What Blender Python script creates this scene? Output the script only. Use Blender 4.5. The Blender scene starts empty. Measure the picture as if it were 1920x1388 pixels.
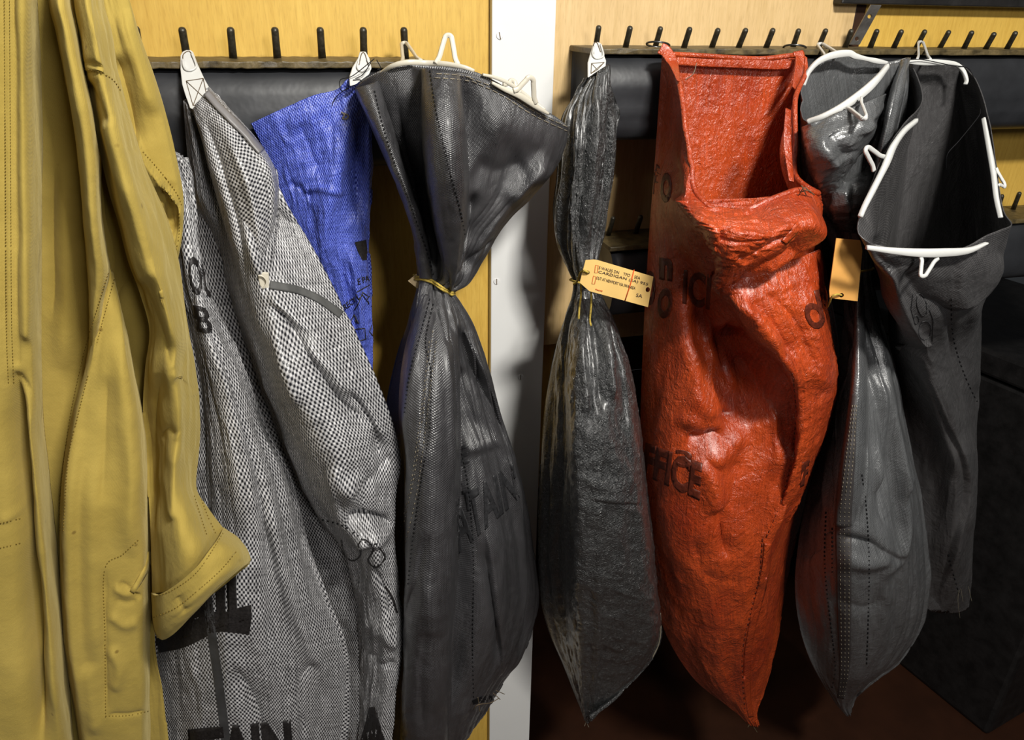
import bpy, bmesh, math, random
import numpy as np
from mathutils import Vector, Matrix
from mathutils.bvhtree import BVHTree

# ------------------------------------------------------------------ camera, world, lights
W_, H_ = 1920.0, 1388.0
CX, CY, F = 960.0, 694.0, 1398.0
D = 1.0                 # camera to wall plane (wall surface is the plane Y = 0)
CAMZ = 1.68
def _n(v): v = np.array(v, float); return v/np.linalg.norm(v)
_x = _n((5340, -581, F))                 # world X seen in camera axes (right, down, forward)
_dn = _n((-50, 2906, F)); _dn = _n(_dn - _x*np.dot(_dn, _x))
_y = np.cross(_dn, _x)                   # world Y (into the wall)
if _y[2] < 0: _y = -_y
RW = np.array([_x, _y, -_dn])            # rows: world axes in camera coords ; world = RW @ cam
CAM = np.array([0.0, -D, CAMZ])
scene = bpy.context.scene
cd = bpy.data.cameras.new('camera'); cam = bpy.data.objects.new('camera', cd); scene.collection.objects.link(cam)
cd.sensor_width = 36; cd.lens = F/W_*36; cd.clip_start = 0.02
r, dn, fw = RW[:, 0], RW[:, 1], RW[:, 2]
M = Matrix(((r[0], -dn[0], -fw[0], CAM[0]), (r[1], -dn[1], -fw[1], CAM[1]), (r[2], -dn[2], -fw[2], CAM[2]), (0, 0, 0, 1)))
cam.matrix_world = M
scene.camera = cam
scene.view_settings.view_transform = 'Standard'; scene.view_settings.look = 'None'
scene.view_settings.gamma = 1.0; scene.view_settings.exposure = 0.27
w = bpy.data.worlds.new('room_air'); scene.world = w; w.use_nodes = True
w.node_tree.nodes['Background'].inputs[0].default_value = (0.9, 0.95, 1.0, 1)
w.node_tree.nodes['Background'].inputs[1].default_value = 0.02

def area_light(name, loc, target, sx, sy, power, col):
    l = bpy.data.lights.new(name, 'AREA'); l.shape = 'RECTANGLE'; l.size = sx; l.size_y = sy
    l.energy = power; l.color = col
    o = bpy.data.objects.new(name, l); scene.collection.objects.link(o)
    o.location = loc
    o.rotation_euler = (Vector(target)-Vector(loc)).to_track_quat('-Z', 'Y').to_euler()
    return o
area_light('ceiling_tube_light', (0.47, -1.35, 2.50), (0.15, 0.0, 1.15), 0.26, 0.10, 30, (1.0, 0.97, 0.90))
area_light('ceiling_tube_light', (-0.9, -1.35, 2.5), (-0.3, 0.0, 1.1), 0.5, 0.12, 1.5, (1.0, 0.96, 0.88))
area_light('cabin_lamp', (0.45, -2.0, 2.1), (0.1, 0.0, 1.15), 0.30, 0.30, 9, (1.0, 0.97, 0.93))

# ------------------------------------------------------------------ basic maths
SHIFT = 0.0
def P(px, py, d):
    """point on the plane a distance d in front of the wall that the pixel looks at"""
    c = RW @ np.array([(px-CX)/F, (py-CY)/F, 1.0])
    return CAM + c*((D-d-SHIFT)/c[1])
def PA(a):
    a = np.asarray(a, float)
    c = np.stack([(a[..., 0]-CX)/F, (a[..., 1]-CY)/F, np.ones(a.shape[:-1])], -1) @ RW.T
    return CAM + c*((D-a[..., 2]-SHIFT)/c[..., 1])[..., None]
def PX(p):
    c = (p-CAM) @ RW
    return np.stack([c[..., 0]/c[..., 2]*F+CX, c[..., 1]/c[..., 2]*F+CY], -1)
def catmull(pts, ts):
    """pts [n,...], ts in 0..n-1"""
    pts = np.asarray(pts, float); n = len(pts)
    e = np.concatenate([[2*pts[0]-pts[1]], pts, [2*pts[-1]-pts[-2]]], 0)
    i = np.clip(np.floor(ts).astype(int), 0, n-2); t = (ts-i).reshape((-1,)+(1,)*(pts.ndim-1))
    a, b, c, d = e[i], e[i+1], e[i+2], e[i+3]
    return 0.5*((2*b)+(-a+c)*t+(2*a-5*b+4*c-d)*t*t+(-a+3*b-3*c+d)*t**3)
def resample(pts, n):
    pts = np.asarray(pts, float)
    if len(pts) < 2: pts = np.concatenate([pts, pts])
    q = catmull(pts, np.linspace(0, len(pts)-1, 400)) if len(pts) > 2 else pts
    s = np.concatenate([[0], np.cumsum(np.linalg.norm(np.diff(q, axis=0), axis=1)+1e-9)]); s /= s[-1]
    t = np.linspace(0, 1, n)
    return np.stack([np.interp(t, s, q[:, k]) for k in range(q.shape[1])], 1)
def smooth(x): x = np.clip(x, 0, 1); return x*x*(3-2*x)
def vnoise(x, y, seed=0):
    """value noise"""
    xi, yi = np.floor(x).astype(np.int64), np.floor(y).astype(np.int64); fx, fy = smooth(x-xi), smooth(y-yi)
    def h(a, b):
        n = (a*374761393 + b*668265263 + seed*974634777) & 0xffffffff
        n = ((n ^ (n >> 13))*1274126177) & 0xffffffff
        return ((n ^ (n >> 16)) & 0xffff)/65535.0*2-1
    return (h(xi, yi)*(1-fx)+h(xi+1, yi)*fx)*(1-fy)+(h(xi, yi+1)*(1-fx)+h(xi+1, yi+1)*fx)*fy

# ------------------------------------------------------------------ object helpers
COL = scene.collection
def setp(o, label=None, cat=None, group=None, kind=None):
    if label: o['label'] = label
    if cat: o['category'] = cat
    if group: o['group'] = group
    if kind: o['kind'] = kind
    return o
def thing(name, label, cat, loc, group=None):
    o = bpy.data.objects.new(name, None); COL.objects.link(o); o.location = loc; o.empty_display_size = 0.05
    return setp(o, label, cat, group)
def link(name, me, mat, parent=None, smooth_=True, solid=0):
    me.validate()
    if mat: me.materials.append(mat)
    if smooth_: me.polygons.foreach_set('use_smooth', [True]*len(me.polygons))
    o = bpy.data.objects.new(name, me); COL.objects.link(o)
    if parent:
        o.parent = parent
        q = parent; off = Vector((0, 0, 0))
        while q: off += q.location; q = q.parent
        me.transform(Matrix.Translation(-off))
    if solid:
        m = o.modifiers.new('cloth_thickness', 'SOLIDIFY'); m.thickness = solid; m.offset = -1
    return o
def mesh_of(v, f, uv=None):
    me = bpy.data.meshes.new('m'); me.from_pydata([tuple(map(float, p)) for p in v], [], [tuple(map(int, q)) for q in f])
    if uv is not None:
        l = me.uv_layers.new(name='UVMap'); idx = np.zeros(len(me.loops), int); me.loops.foreach_get('vertex_index', idx)
        l.data.foreach_set('uv', np.asarray(uv)[idx].astype(np.float32).ravel())
    return me
def bm_obj(name, bm, mat, parent=None, bev=0, sm=True):
    bmesh.ops.recalc_face_normals(bm, faces=bm.faces)
    me = bpy.data.meshes.new('m'); bm.to_mesh(me); bm.free()
    o = link(name, me, mat, parent, sm)
    if bev:
        m = o.modifiers.new('soft_edges', 'BEVEL'); m.width = bev; m.segments = 2; m.limit_method = 'ANGLE'
    return o
def add_hex(bm, a, b):
    """box between two sets of four matching corners"""
    va = [bm.verts.new(p) for p in a]; vb = [bm.verts.new(p) for p in b]
    bm.faces.new(va); bm.faces.new(vb[::-1])
    for i in range(4): bm.faces.new((va[i], vb[i], vb[(i+1) % 4], va[(i+1) % 4]))
def box(bm, x0, x1, y0, y1, z0, z1):
    add_hex(bm, [(x0, y0, z0), (x1, y0, z0), (x1, y0, z1), (x0, y0, z1)], [(x0, y1, z0), (x1, y1, z0), (x1, y1, z1), (x0, y1, z1)])
def tube(pts, rad, n=8, closed=False, square=None, up=(0, -1, 0), cap=True):
    """swept tube; rad scalar or per point; square=(half width, half thickness) makes a soft flat band whose thin side faces up"""
    pts = np.asarray(pts, float); m = len(pts); rad = np.broadcast_to(rad, (m,))
    if closed: tg = np.roll(pts, -1, 0)-np.roll(pts, 1, 0)
    else: tg = np.gradient(pts, axis=0)
    tg /= np.linalg.norm(tg, axis=1)[:, None]+1e-12
    V = []
    u = np.array(up, float)
    for i in range(m):
        a = np.cross(tg[i], u); 
        if np.linalg.norm(a) < 1e-3: a = np.cross(tg[i], (1, 0, 0.3))
        a /= np.linalg.norm(a); b = np.cross(a, tg[i])
        for k in range(n):
            t = 2*math.pi*(k+.5)/n; c, s = math.cos(t), math.sin(t)
            if square is not None:
                c = math.copysign(abs(c)**.45, c)*square[0]; s = math.copysign(abs(s)**.45, s)*square[1]
                V.append(pts[i]+a*c*rad[i]+b*s)
            else: V.append(pts[i]+(a*c+b*s)*rad[i])
    Fc = []
    for i in range(m if closed else m-1):
        j = (i+1) % m
        for k in range(n): Fc.append((i*n+k, i*n+(k+1) % n, j*n+(k+1) % n, j*n+k))
    if not closed and cap: Fc.append(tuple(range(n))[::-1]); Fc.append(tuple((m-1)*n+k for k in range(n)))
    return V, Fc
def join(lst):
    V, Fc = [], []
    for v, f in lst:
        o = len(V); V += list(v); Fc += [tuple(i+o for i in q) for q in f]
    return V, Fc

# ------------------------------------------------------------------ materials
def mat(name, base, rough=0.5, spec=0.5):
    m = bpy.data.materials.new(name); m.use_nodes = True; nt = m.node_tree
    b = nt.nodes['Principled BSDF']; b.inputs['Base Color'].default_value = (*base, 1)
    b.inputs['Roughness'].default_value = rough; b.inputs['Specular IOR Level'].default_value = spec
    return m, nt, b
def node(nt, t, **kw):
    n = nt.nodes.new(t)
    for k, v in kw.items():
        if k in n.inputs: n.inputs[k].default_value = v
        else: setattr(n, k, v)
    return n
def mapping(nt, src, scale=(1, 1, 1), rot=(0, 0, 0)):
    mp = node(nt, 'ShaderNodeMapping'); mp.inputs['Scale'].default_value = scale; mp.inputs['Rotation'].default_value = rot
    nt.links.new(src, mp.inputs['Vector']); return mp.outputs[0]
def ramp(nt, src, stops):
    rp = node(nt, 'ShaderNodeValToRGB'); e = rp.color_ramp.elements
    while len(e) < len(stops): e.new(0.5)
    for i, (p, c) in enumerate(stops):
        e[i].position = p; e[i].color = (*c, 1) if len(c) == 3 else c
    nt.links.new(src, rp.inputs[0]); return rp.outputs[0]
def mixc(nt, fac, a, b, mode='MIX'):
    m = node(nt, 'ShaderNodeMix', data_type='RGBA', blend_type=mode)
    for s, v in ((0, fac), (6, a), (7, b)):
        if hasattr(v, 'links') or isinstance(v, bpy.types.NodeSocket): nt.links.new(v, m.inputs[s])
        else: m.inputs[s].default_value = v if s == 0 else ((*v, 1) if len(v) == 3 else v)
    return m.outputs[2]
def math_(nt, op, a, b=None):
    m = node(nt, 'ShaderNodeMath', operation=op)
    for s, v in ((0, a), (1, b)):
        if v is None: continue
        if isinstance(v, bpy.types.NodeSocket): nt.links.new(v, m.inputs[s])
        else: m.inputs[s].default_value = v
    return m.outputs[0]
def bump(nt, b, h, strength, dist, prev=None):
    bp = node(nt, 'ShaderNodeBump'); bp.inputs['Strength'].default_value = strength; bp.inputs['Distance'].default_value = dist
    nt.links.new(h, bp.inputs['Height'])
    if prev: nt.links.new(prev, bp.inputs['Normal'])
    nt.links.new(bp.outputs[0], b.inputs['Normal']); return bp.outputs[0]
def noise(nt, vec, scale, detail=3, rough=.5, dist=0, outp=0):
    n = node(nt, 'ShaderNodeTexNoise'); n.inputs['Scale'].default_value = scale; n.inputs['Detail'].default_value = detail
    n.inputs['Roughness'].default_value = rough; n.inputs['Distortion'].default_value = dist
    nt.links.new(vec, n.inputs['Vector']); return n.outputs[outp]

def weave_mat(name, light, dark, cell=0.0028, rough=.36, contrast=1.0, spec=.55, streak=(.75, 1.1), floor_=.0):
    """flat-tape plain weave: warp and weft tapes as rounded cells, colour of each from the yarn"""
    m, nt, b = mat(name, light, rough, spec)
    uv = node(nt, 'ShaderNodeTexCoord').outputs['UV']
    wob = noise(nt, uv, 25, 2, outp=1)
    v = node(nt, 'ShaderNodeVectorMath', operation='MULTIPLY_ADD'); nt.links.new(wob, v.inputs[0])
    v.inputs[1].default_value = (.006, .006, 0); nt.links.new(uv, v.inputs[2]); uvw = v.outputs[0]
    s = 1/cell
    sx = node(nt, 'ShaderNodeSeparateXYZ'); nt.links.new(mapping(nt, uvw, (s*math.pi/1, s*math.pi, 1)), sx.inputs[0])
    a = math_(nt, 'SINE', sx.outputs[0]); c = math_(nt, 'SINE', sx.outputs[1]); pr = math_(nt, 'MULTIPLY', a, c)
    h = ramp(nt, math_(nt, 'ADD', math_(nt, 'MULTIPLY', pr, .5), .5), [(.22, (0, 0, 0)), (.78, (1, 1, 1))])
    var = noise(nt, mapping(nt, uv, (300, 14, 1)), 1, 2)
    var2 = noise(nt, mapping(nt, uv, (14, 260, 1)), 1, 2)
    vv = math_(nt, 'ADD', math_(nt, 'MULTIPLY', var, .5), math_(nt, 'MULTIPLY', var2, .5))
    br = ramp(nt, vv, [(.3, (streak[0],)*3), (.7, (streak[1],)*3)])
    base = mixc(nt, math_(nt, 'MULTIPLY', h, contrast), dark, light)
    base = mixc(nt, 1.0, base, br, 'MULTIPLY')
    nt.links.new(base, b.inputs['Base Color'])
    n1 = bump(nt, b, h, .45, .0006)
    big = noise(nt, mapping(nt, uv, (18, 9, 1)), 3, 4, .6, .8)
    bump(nt, b, big, .5, .004, n1)
    return m
def crinkle_mat(name, base, rough=.33, spec=.6, cell=.0015, crink=.7, cdist=.006, light=None, transl=0, scale=26, vein=.55, grain=.22, coat=.0, weave=1.0):
    """laminated woven plastic: fine weave ribs under a crinkled sheen"""
    m, nt, b = mat(name, base, rough, spec)
    uv = node(nt, 'ShaderNodeTexCoord').outputs['UV']
    s = 1/cell*math.pi
    sx = node(nt, 'ShaderNodeSeparateXYZ'); nt.links.new(mapping(nt, uv, (s, s, 1)), sx.inputs[0])
    pr = math_(nt, 'MULTIPLY', math_(nt, 'SINE', sx.outputs[0]), math_(nt, 'SINE', sx.outputs[1]))
    n0 = bump(nt, b, pr, grain, .0006)
    gr = noise(nt, uv, 900, 2, .6)
    n1 = bump(nt, b, gr, grain*.3, .0006, n0)
    # crumple: ridged noise
    oc = node(nt, 'ShaderNodeTexCoord').outputs['Object']
    n = noise(nt, mapping(nt, oc, (1.3, 1, .8)), scale, 5, .62, .8)
    rid = math_(nt, 'ABSOLUTE', math_(nt, 'SUBTRACT', n, .5))
    n2 = bump(nt, b, rid, crink, cdist, n1)
    nb = noise(nt, mapping(nt, oc, (1, 1, .7)), scale*3.4, 4, .65, .4)
    rid2 = math_(nt, 'ABSOLUTE', math_(nt, 'SUBTRACT', nb, .5))
    n3 = bump(nt, b, rid2, crink*vein, cdist*.7, n2)
    light = light or tuple(min(1, c*1.6) for c in base)
    var = noise(nt, mapping(nt, oc, (6, 6, 3)), 2, 5, .6)
    base_s = mixc(nt, ramp(nt, var, [(.35, (0, 0, 0)), (.75, (1, 1, 1))]), base, light)
    th = noise(nt, mapping(nt, uv, (500, 20, 1)), 1, 2)
    base_s = mixc(nt, 1.0, base_s, ramp(nt, th, [(.3, (.75,)*3), (.7, (1.2,)*3)]), 'MULTIPLY')
    wv = math_(nt, 'ADD', math_(nt, 'MULTIPLY', pr, .5), .5)
    base_s = mixc(nt, 1.0, base_s, ramp(nt, wv, [(.2, (1-.45*weave,)*3), (.8, (1+.3*weave,)*3)]), 'MULTIPLY')
    nt.links.new(base_s, b.inputs['Base Color'])
    b.inputs['Coat Weight'].default_value = coat; b.inputs['Coat Roughness'].default_value = .30
    rr = ramp(nt, noise(nt, uv, 60, 4), [(.3, (rough*.75,)*3), (.7, (min(1, rough*1.35),)*3)])
    nt.links.new(rr, b.inputs['Roughness'])
    if transl:
        t = node(nt, 'ShaderNodeBsdfTranslucent'); nt.links.new(base_s, t.inputs[0])
        mx = node(nt, 'ShaderNodeMixShader'); mx.inputs[0].default_value = transl
        nt.links.new(b.outputs[0], mx.inputs[1]); nt.links.new(t.outputs[0], mx.inputs[2])
        nt.links.new(mx.outputs[0], nt.nodes['Material Output'].inputs[0])
    return m
def wood_panel_mat(name, c1, c2, rough=.5):
    m, nt, b = mat(name, c1, rough, .4)
    oc = node(nt, 'ShaderNodeTexCoord').outputs['Object']
    g = noise(nt, mapping(nt, oc, (60, 1, 5)), 3, 5, .6, .6)
    fl = noise(nt, mapping(nt, oc, (260, 1, 30)), 2, 2, .5)
    col = mixc(nt, ramp(nt, g, [(.3, (0, 0, 0)), (.7, (1, 1, 1))]), c1, c2)
    col = mixc(nt, 1.0, col, ramp(nt, fl, [(.25, (.86, .84, .8)), (.5, (1, 1, 1))]), 'MULTIPLY')
    big = noise(nt, oc, 5, 3, .6)
    col = mixc(nt, 1.0, col, ramp(nt, big, [(.3, (.9, .88, .84)), (.7, (1.05, 1.05, 1.05))]), 'MULTIPLY')
    sp = node(nt, 'ShaderNodeTexVoronoi'); sp.inputs['Scale'].default_value = 22; nt.links.new(oc, sp.inputs['Vector'])
    col = mixc(nt, ramp(nt, sp.outputs['Distance'], [(.03, (1, 1, 1)), (.06, (0, 0, 0))]), col, (c1[0]*.35, c1[1]*.3, c1[2]*.3))
    nt.links.new(col, b.inputs['Base Color'])
    bump(nt, b, g, .12, .001)
    return m
def simple(name, base, rough=.5, spec=.5, metal=0, nscale=40, var=.25, bstr=.2, bdist=.001):
    m, nt, b = mat(name, base, rough, spec); b.inputs['Metallic'].default_value = metal
    oc = node(nt, 'ShaderNodeTexCoord').outputs['Object']
    n = noise(nt, oc, nscale, 4, .6)
    lo = tuple(c*(1-var) for c in base); hi = tuple(min(1, c*(1+var)) for c in base)
    nt.links.new(mixc(nt, ramp(nt, n, [(.3, (0, 0, 0)), (.7, (1, 1, 1))]), lo, hi), b.inputs['Base Color'])
    bump(nt, b, n, bstr, bdist)
    return m

M_YELLOW = wood_panel_mat('ochre_plywood', (.56, .345, .062), (.66, .43, .09))
M_CREAM = wood_panel_mat('cream_hardboard', (.56, .385, .175), (.66, .47, .24))
M_WHITE = simple('white_gloss_paint', (.72, .72, .71), .35, .5, nscale=8, var=.02, bstr=.05)
M_SCREW = simple('painted_screw', (.72, .72, .72), .4, .5, var=.05)
M_RAIL = simple('aged_varnished_timber', (.085, .062, .026), .5, .5, nscale=70, var=.7, bstr=.5, bdist=.002)
M_PEG = simple('oiled_steel_peg', (.045, .04, .028), .42, .6, metal=.35, nscale=220, var=.55, bstr=.3)
M_VINYL = simple('black_rubber_padding', (.022, .023, .026), .40, .5, nscale=14, var=.3, bstr=.3, bdist=.004)
M_DARKWOOD = simple('dark_brown_stained_wood', (.035, .014, .006), .55, .3, nscale=12, var=.4)
M_FLOOR = simple('brown_linoleum', (.036, .012, .005), .5, .4, nscale=9, var=.25)
M_BLACK = simple('black_trunk_hide', (.012, .011, .011), .5, .4, nscale=30, var=.5, bstr=.5, bdist=.003)
M_STEEL = simple('dull_steel_strip', (.30, .30, .31), .4, .5, metal=.6, nscale=60, var=.3)
M_PLASTIC = simple('ivory_plastic', (.56, .52, .43), .35, .5, nscale=30, var=.06, bstr=.04)
M_PLASTICW = simple('white_plastic', (.62, .62, .60), .32, .5, nscale=30, var=.03, bstr=.04)
M_RING = simple('steel_ring_wire', (.12, .12, .12), .3, .6, metal=.9, var=.3)
M_TWINE = simple('yellow_twine', (.50, .36, .07), .8, .2, nscale=400, var=.4, bstr=.6)
M_TAG = simple('buff_manila_card', (.72, .47, .16), .75, .2, nscale=25, var=.08, bstr=.05)
M_TAGO = simple('orange_manila_card', (.66, .33, .085), .75, .2, nscale=25, var=.1, bstr=.05)
M_INK = simple('black_print_ink', (.018, .016, .016), .5, .35, nscale=300, var=.5, bstr=.3)
M_INKR = simple('faded_black_ink_on_red', (.10, .018, .008), .42, .5, nscale=200, var=.5, bstr=.4)
M_INKG = simple('faded_ink_on_grey', (.022, .022, .024), .5, .4, nscale=200, var=.4, bstr=.3)
M_INKB = simple('typed_ink', (.10, .07, .05), .7, .2, var=.3)
M_INKO = simple('red_stamp_ink', (.62, .09, .02), .7, .2, var=.2)
M_THREAD = simple('brown_thread', (.12, .085, .05), .8, .2, nscale=500)
M_THREADB = simple('black_thread', (.006, .006, .007), .7, .2)
M_THREADY = simple('pale_thread', (.22, .19, .14), .7, .2)
M_WEAVEW = weave_mat('grey_white_plain_weave', (.71, .70, .71), (.014, .015, .021), .0043, .34, streak=(.30, 1.15))
M_WEAVED = weave_mat('dirty_dark_weave', (.20, .19, .19), (.012, .011, .014), .0043, .45)
M_WEAVEB = weave_mat('blue_tape_weave', (.19, .26, .84), (.014, .024, .30), .0046, .33, streak=(.45, 1.2))
M_GREY = crinkle_mat('charcoal_woven_polyprop', (.040, .039, .042), .36, 1.0, .0018, .8, .004, scale=16, grain=.5, coat=.25)
M_GREYS = crinkle_mat('dark_shiny_woven_polyprop', (.032, .033, .034), .28, 1.0, .0022, 1.0, .008, scale=52, coat=.9, light=(.055, .056, .056), vein=1.0)
M_GREY8 = crinkle_mat('grey_laminated_polyprop', (.085, .087, .090), .28, 1.0, .0022, .7, .005, scale=30, coat=.4, grain=.14, weave=.5)
M_GREY9 = crinkle_mat('dull_grey_laminated_polyprop', (.052, .050, .051), .38, .8, .0022, .7, .006, scale=20)
M_RED = crinkle_mat('red_laminated_polyprop', (.36, .038, .008), .29, .9, .0022, .9, .007, scale=36, coat=.3, grain=.06, weave=.15, light=(.60, .085, .016), transl=.05, vein=.8)
M_COTTON, _nt, _b = mat('khaki_cotton_drill', (.40, .29, .066), .85, .15)
_uv = node(_nt, 'ShaderNodeTexCoord').outputs['Object']
_c = mixc(_nt, ramp(_nt, noise(_nt, _uv, 9, 4, .6), [(.3, (0, 0, 0)), (.7, (1, 1, 1))]), (.33, .238, .05), (.43, .315, .074))
_sp = node(_nt, 'ShaderNodeTexVoronoi'); _sp.inputs['Scale'].default_value = 26; _nt.links.new(_uv, _sp.inputs['Vector'])
_c = mixc(_nt, ramp(_nt, _sp.outputs['Distance'], [(.03, (.8,)*3), (.07, (0, 0, 0))]), _c, (.16, .10, .02))
_nt.links.new(_c, _b.inputs['Base Color'])
_w = node(_nt, 'ShaderNodeTexWave'); _w.inputs['Scale'].default_value = 420; _w.inputs['Distortion'].default_value = 1.5
_nt.links.new(_uv, _w.inputs['Vector'])
_n1 = bump(_nt, _b, _w.outputs['Fac'], .25, .0004)
bump(_nt, _b, noise(_nt, _uv, 55, 4, .6), .35, .003, _n1)
_b.inputs['Sheen Weight'].default_value = .25; _b.inputs['Sheen Tint'].default_value = (.9, .75, .35, 1)

# ------------------------------------------------------------------ the setting
def slab(name, x0, x1, z0, z1, y0, y1, m, kind='structure', parent=None, bev=.0015):
    bm = bmesh.new(); box(bm, x0, x1, y0, y1, z0, z1); o = bm_obj(name, bm, m, parent, bev, False)
    if kind and not parent: o['kind'] = kind
    return o
XL = P(-260, 400, 0)[0]
XT0 = P(918, 0, 0)[0]; XT1 = P(1038, 0, 0)[0]
XR = P(2150, 400, 0)[0]
XJ = P(1602, 40, 0)[0]
ZTOP = P(960, -160, 0)[2]
slab('wall_left', XL, XT0+.01, 0, ZTOP, 0, .02, M_YELLOW)
tr = slab('trim_1', XT0, XT1, 0, ZTOP, -.012, .012, M_WHITE)
ZLOW = P(1100, 640, 0)[2]
slab('wall_right', XT1-.01, XJ, ZLOW, ZTOP, 0, .02, M_CREAM)
# narrow ochre return board between trim and the dark recess
slab('trim_2', XT1-.005, XT1+.05, ZLOW-.28, ZLOW+.45, .021, .035, M_YELLOW)
slab('wall_far_right', XJ+.012, XR, P(1880, 470, 0)[2], ZTOP, .004, .024, M_YELLOW)
slab('trim_3', XJ-.002, XJ+.016, ZLOW, ZTOP, -.0003, .02, M_DARKWOOD)
slab('floor', XL-.5, XR+1.2, -.05, 0, -2.4, 2.2, M_FLOOR)
slab('wall_back', XL, XR+1.2, 0, ZTOP, 2.2, 2.25, M_DARKWOOD)
slab('ceiling', XL-.5, XR+1.2, 2.75, 2.8, -2.4, 2.2, M_WHITE)
slab('wall_recess_side', XT1-.01, XT1+.012, 0, ZLOW+.1, .035, 2.2, M_DARKWOOD)
slab('wall_recess_top', XT1, XR, ZLOW+.1, ZLOW+.13, .04, 2.2, M_DARKWOOD)
# screws in the white board
for (sx, sy) in ((937, 67), (931, 528), (976, 707)):
    c = P(sx, sy, .0125); bm = bmesh.new()
    bmesh.ops.create_cone(bm, cap_ends=True, segments=20, radius1=.0048, radius2=.004, depth=.0016, matrix=Matrix.Translation(c) @ Matrix.Rotation(math.pi/2, 4, 'X'))
    s = bm_obj('screw', bm, M_SCREW, tr, 0, False)
    bm = bmesh.new(); a = random.Random(sx).uniform(1.0, 1.7)
    bmesh.ops.create_cube(bm, size=1, matrix=Matrix.Translation(c+np.array([0, -.0009, 0])) @ Matrix.Rotation(a, 4, 'Y') @ Matrix.Diagonal((.0085, .0006, .0011, 1)))
    bm_obj('screw_slot', bm, M_THREAD, s, 0, False)
# dark shelf edge at the top right
bm = bmesh.new(); zt = P(1750, 11, .02)[2]
box(bm, P(1606, 5, .05)[0], XR, -.02, -.0005, zt, zt+.05)
o = bm_obj('shelf_board', bm, M_BLACK, None, .002, False)
setp(o, 'black shelf board running along the top right corner above the ochre panel', 'shelf')

# ------------------------------------------------------------------ peg rails
def rail(name, label, x0, x1, ztop, depth, roll_h, tips, base_d=.030, tip_d=.052, rad=.0042, group=None, notch=False):
    t = thing(name, label, 'peg rail', ((x0+x1)/2, 0, ztop), group)
    bm = bmesh.new(); n = 60
    for i in range(1):
        box(bm, x0, x1, -depth, -.0005, ztop-.007, ztop)
    bmesh.ops.subdivide_edges(bm, edges=[e for e in bm.edges if abs(e.verts[0].co.x-e.verts[1].co.x) > .1], cuts=n)
    rr = random.Random(3)
    for v in bm.verts:
        v.co.z += rr.uniform(-.0006, .0006); v.co.y += rr.uniform(-.0008, .0003) if v.co.y < -.01 else 0
    bm_obj('rail_board', bm, M_RAIL, t, .0012, False)
    # rolled rubber padding below the board: D shaped section
    prof = []
    for k in range(25):
        a = math.pi*k/24
        prof.append((-(depth-.030+.040*math.sin(a)**.6), ztop-.0075-roll_h/2+roll_h/2*math.cos(a)))
    prof += [(-.001, ztop-.0075-roll_h), (-.001, ztop-.0075)]
    nx = 140; V = []; Fc = []; m = len(prof)
    for i in range(nx+1):
        x = x0+.004+(x1-x0-.008)*i/nx
        for k, (y, z) in enumerate(prof):
            dy = 0
            if k < 25:
                dy = .0022*float(vnoise(np.array(x*16.), np.array(z*38.), 5)) + .001*float(vnoise(np.array(x*5.), np.array(z*160.), 8))
                dy *= math.sin(math.pi*k/24)
            V.append((x, y+dy, z))
    for i in range(nx):
        for k in range(m): Fc.append((i*m+k, i*m+(k+1) % m, (i+1)*m+(k+1) % m, (i+1)*m+k))
    Fc.append(tuple(range(m))); Fc.append(tuple(nx*m+k for k in range(m))[::-1])
    link('rubber_padding', mesh_of(V, Fc), M_VINYL, t)
    for (bx, by, tx, ty) in tips:
        # base sits in the board top, the tip leans out towards the room
        c = RW @ np.array([(bx-CX)/F, (by-CY)/F, 1.0]); b0 = CAM+c*((ztop-CAM[2])/c[2]) if c[2] < -.01 else P(bx, by, base_d)
        b0[1] = min(max(b0[1], -depth+.02), -.02)
        b0 = P(bx, by, -b0[1]); b0[2] = ztop-.004
        tp = P(tx, ty, -b0[1]+tip_d-base_d)
        q = [b0, b0*.5+tp*.5, tp*.93+b0*.07, tp*.975+b0*.025, tp]
        v, f = tube(q, [rad*1.12, rad, rad, rad*.82, rad*.35], 12)
        link('peg', mesh_of(v, f), M_PEG, t)
    return t
def back_z(px, py, d=0): return P(px, py, d)[2]
zl = back_z(500, 106); zr = back_z(1400, 86); zlow = back_z(1165, 431)
left_tips = [(262, 106, 254, 50)] + [(b, 109, a, 52) for a, b in ((341, 351), (432, 437), (515, 520), (600, 604), (681, 682), (757, 760))]
rail('peg_rail', 'short left peg rail with thin pegs and black rubber padding on the ochre wall',
     P(150, 106, 0)[0], P(786, 106, .02)[0], zl, .095, .110, left_tips, group=None)
rt = [(1117, 84, 1123, 49), (1172, 88, 1182, 50), (1228, 86, 1239, 51), (1281, 89, 1294, 52), (1333, 89, 1347, 54), (1383, 89, 1399, 54), (1435, 89, 1450, 54),
      (1486, 87, 1498, 55), (1534, 86, 1549, 55), (1583, 89, 1597, 56), (1630, 90, 1645, 56), (1674, 90, 1691, 57), (1717, 87, 1735, 57), (1761, 89, 1780, 58), (1806, 91, 1823, 59), (1846, 92, 1865, 62), (1886, 92, 1905, 60), (1925, 93, 1944, 62)]
rail('peg_rail', 'long upper right peg rail with many leaning pegs above black rubber padding', P(1083, 90, .03)[0], XR-.05, zr, .095, .103, rt, rad=.0036)
lt = [(1140, 436, 1150, 407), (1191, 436, 1202, 405), (1260, 432, 1272, 402), (1872, 388, 1879, 366), (1900, 390, 1912, 361)]
rail('peg_rail', 'lower right peg rail, partly hidden behind the tied charcoal sack and the red sack', P(1105, 436, 0)[0], XR-.05, zlow, .08, .10, lt, rad=.0036)
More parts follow.
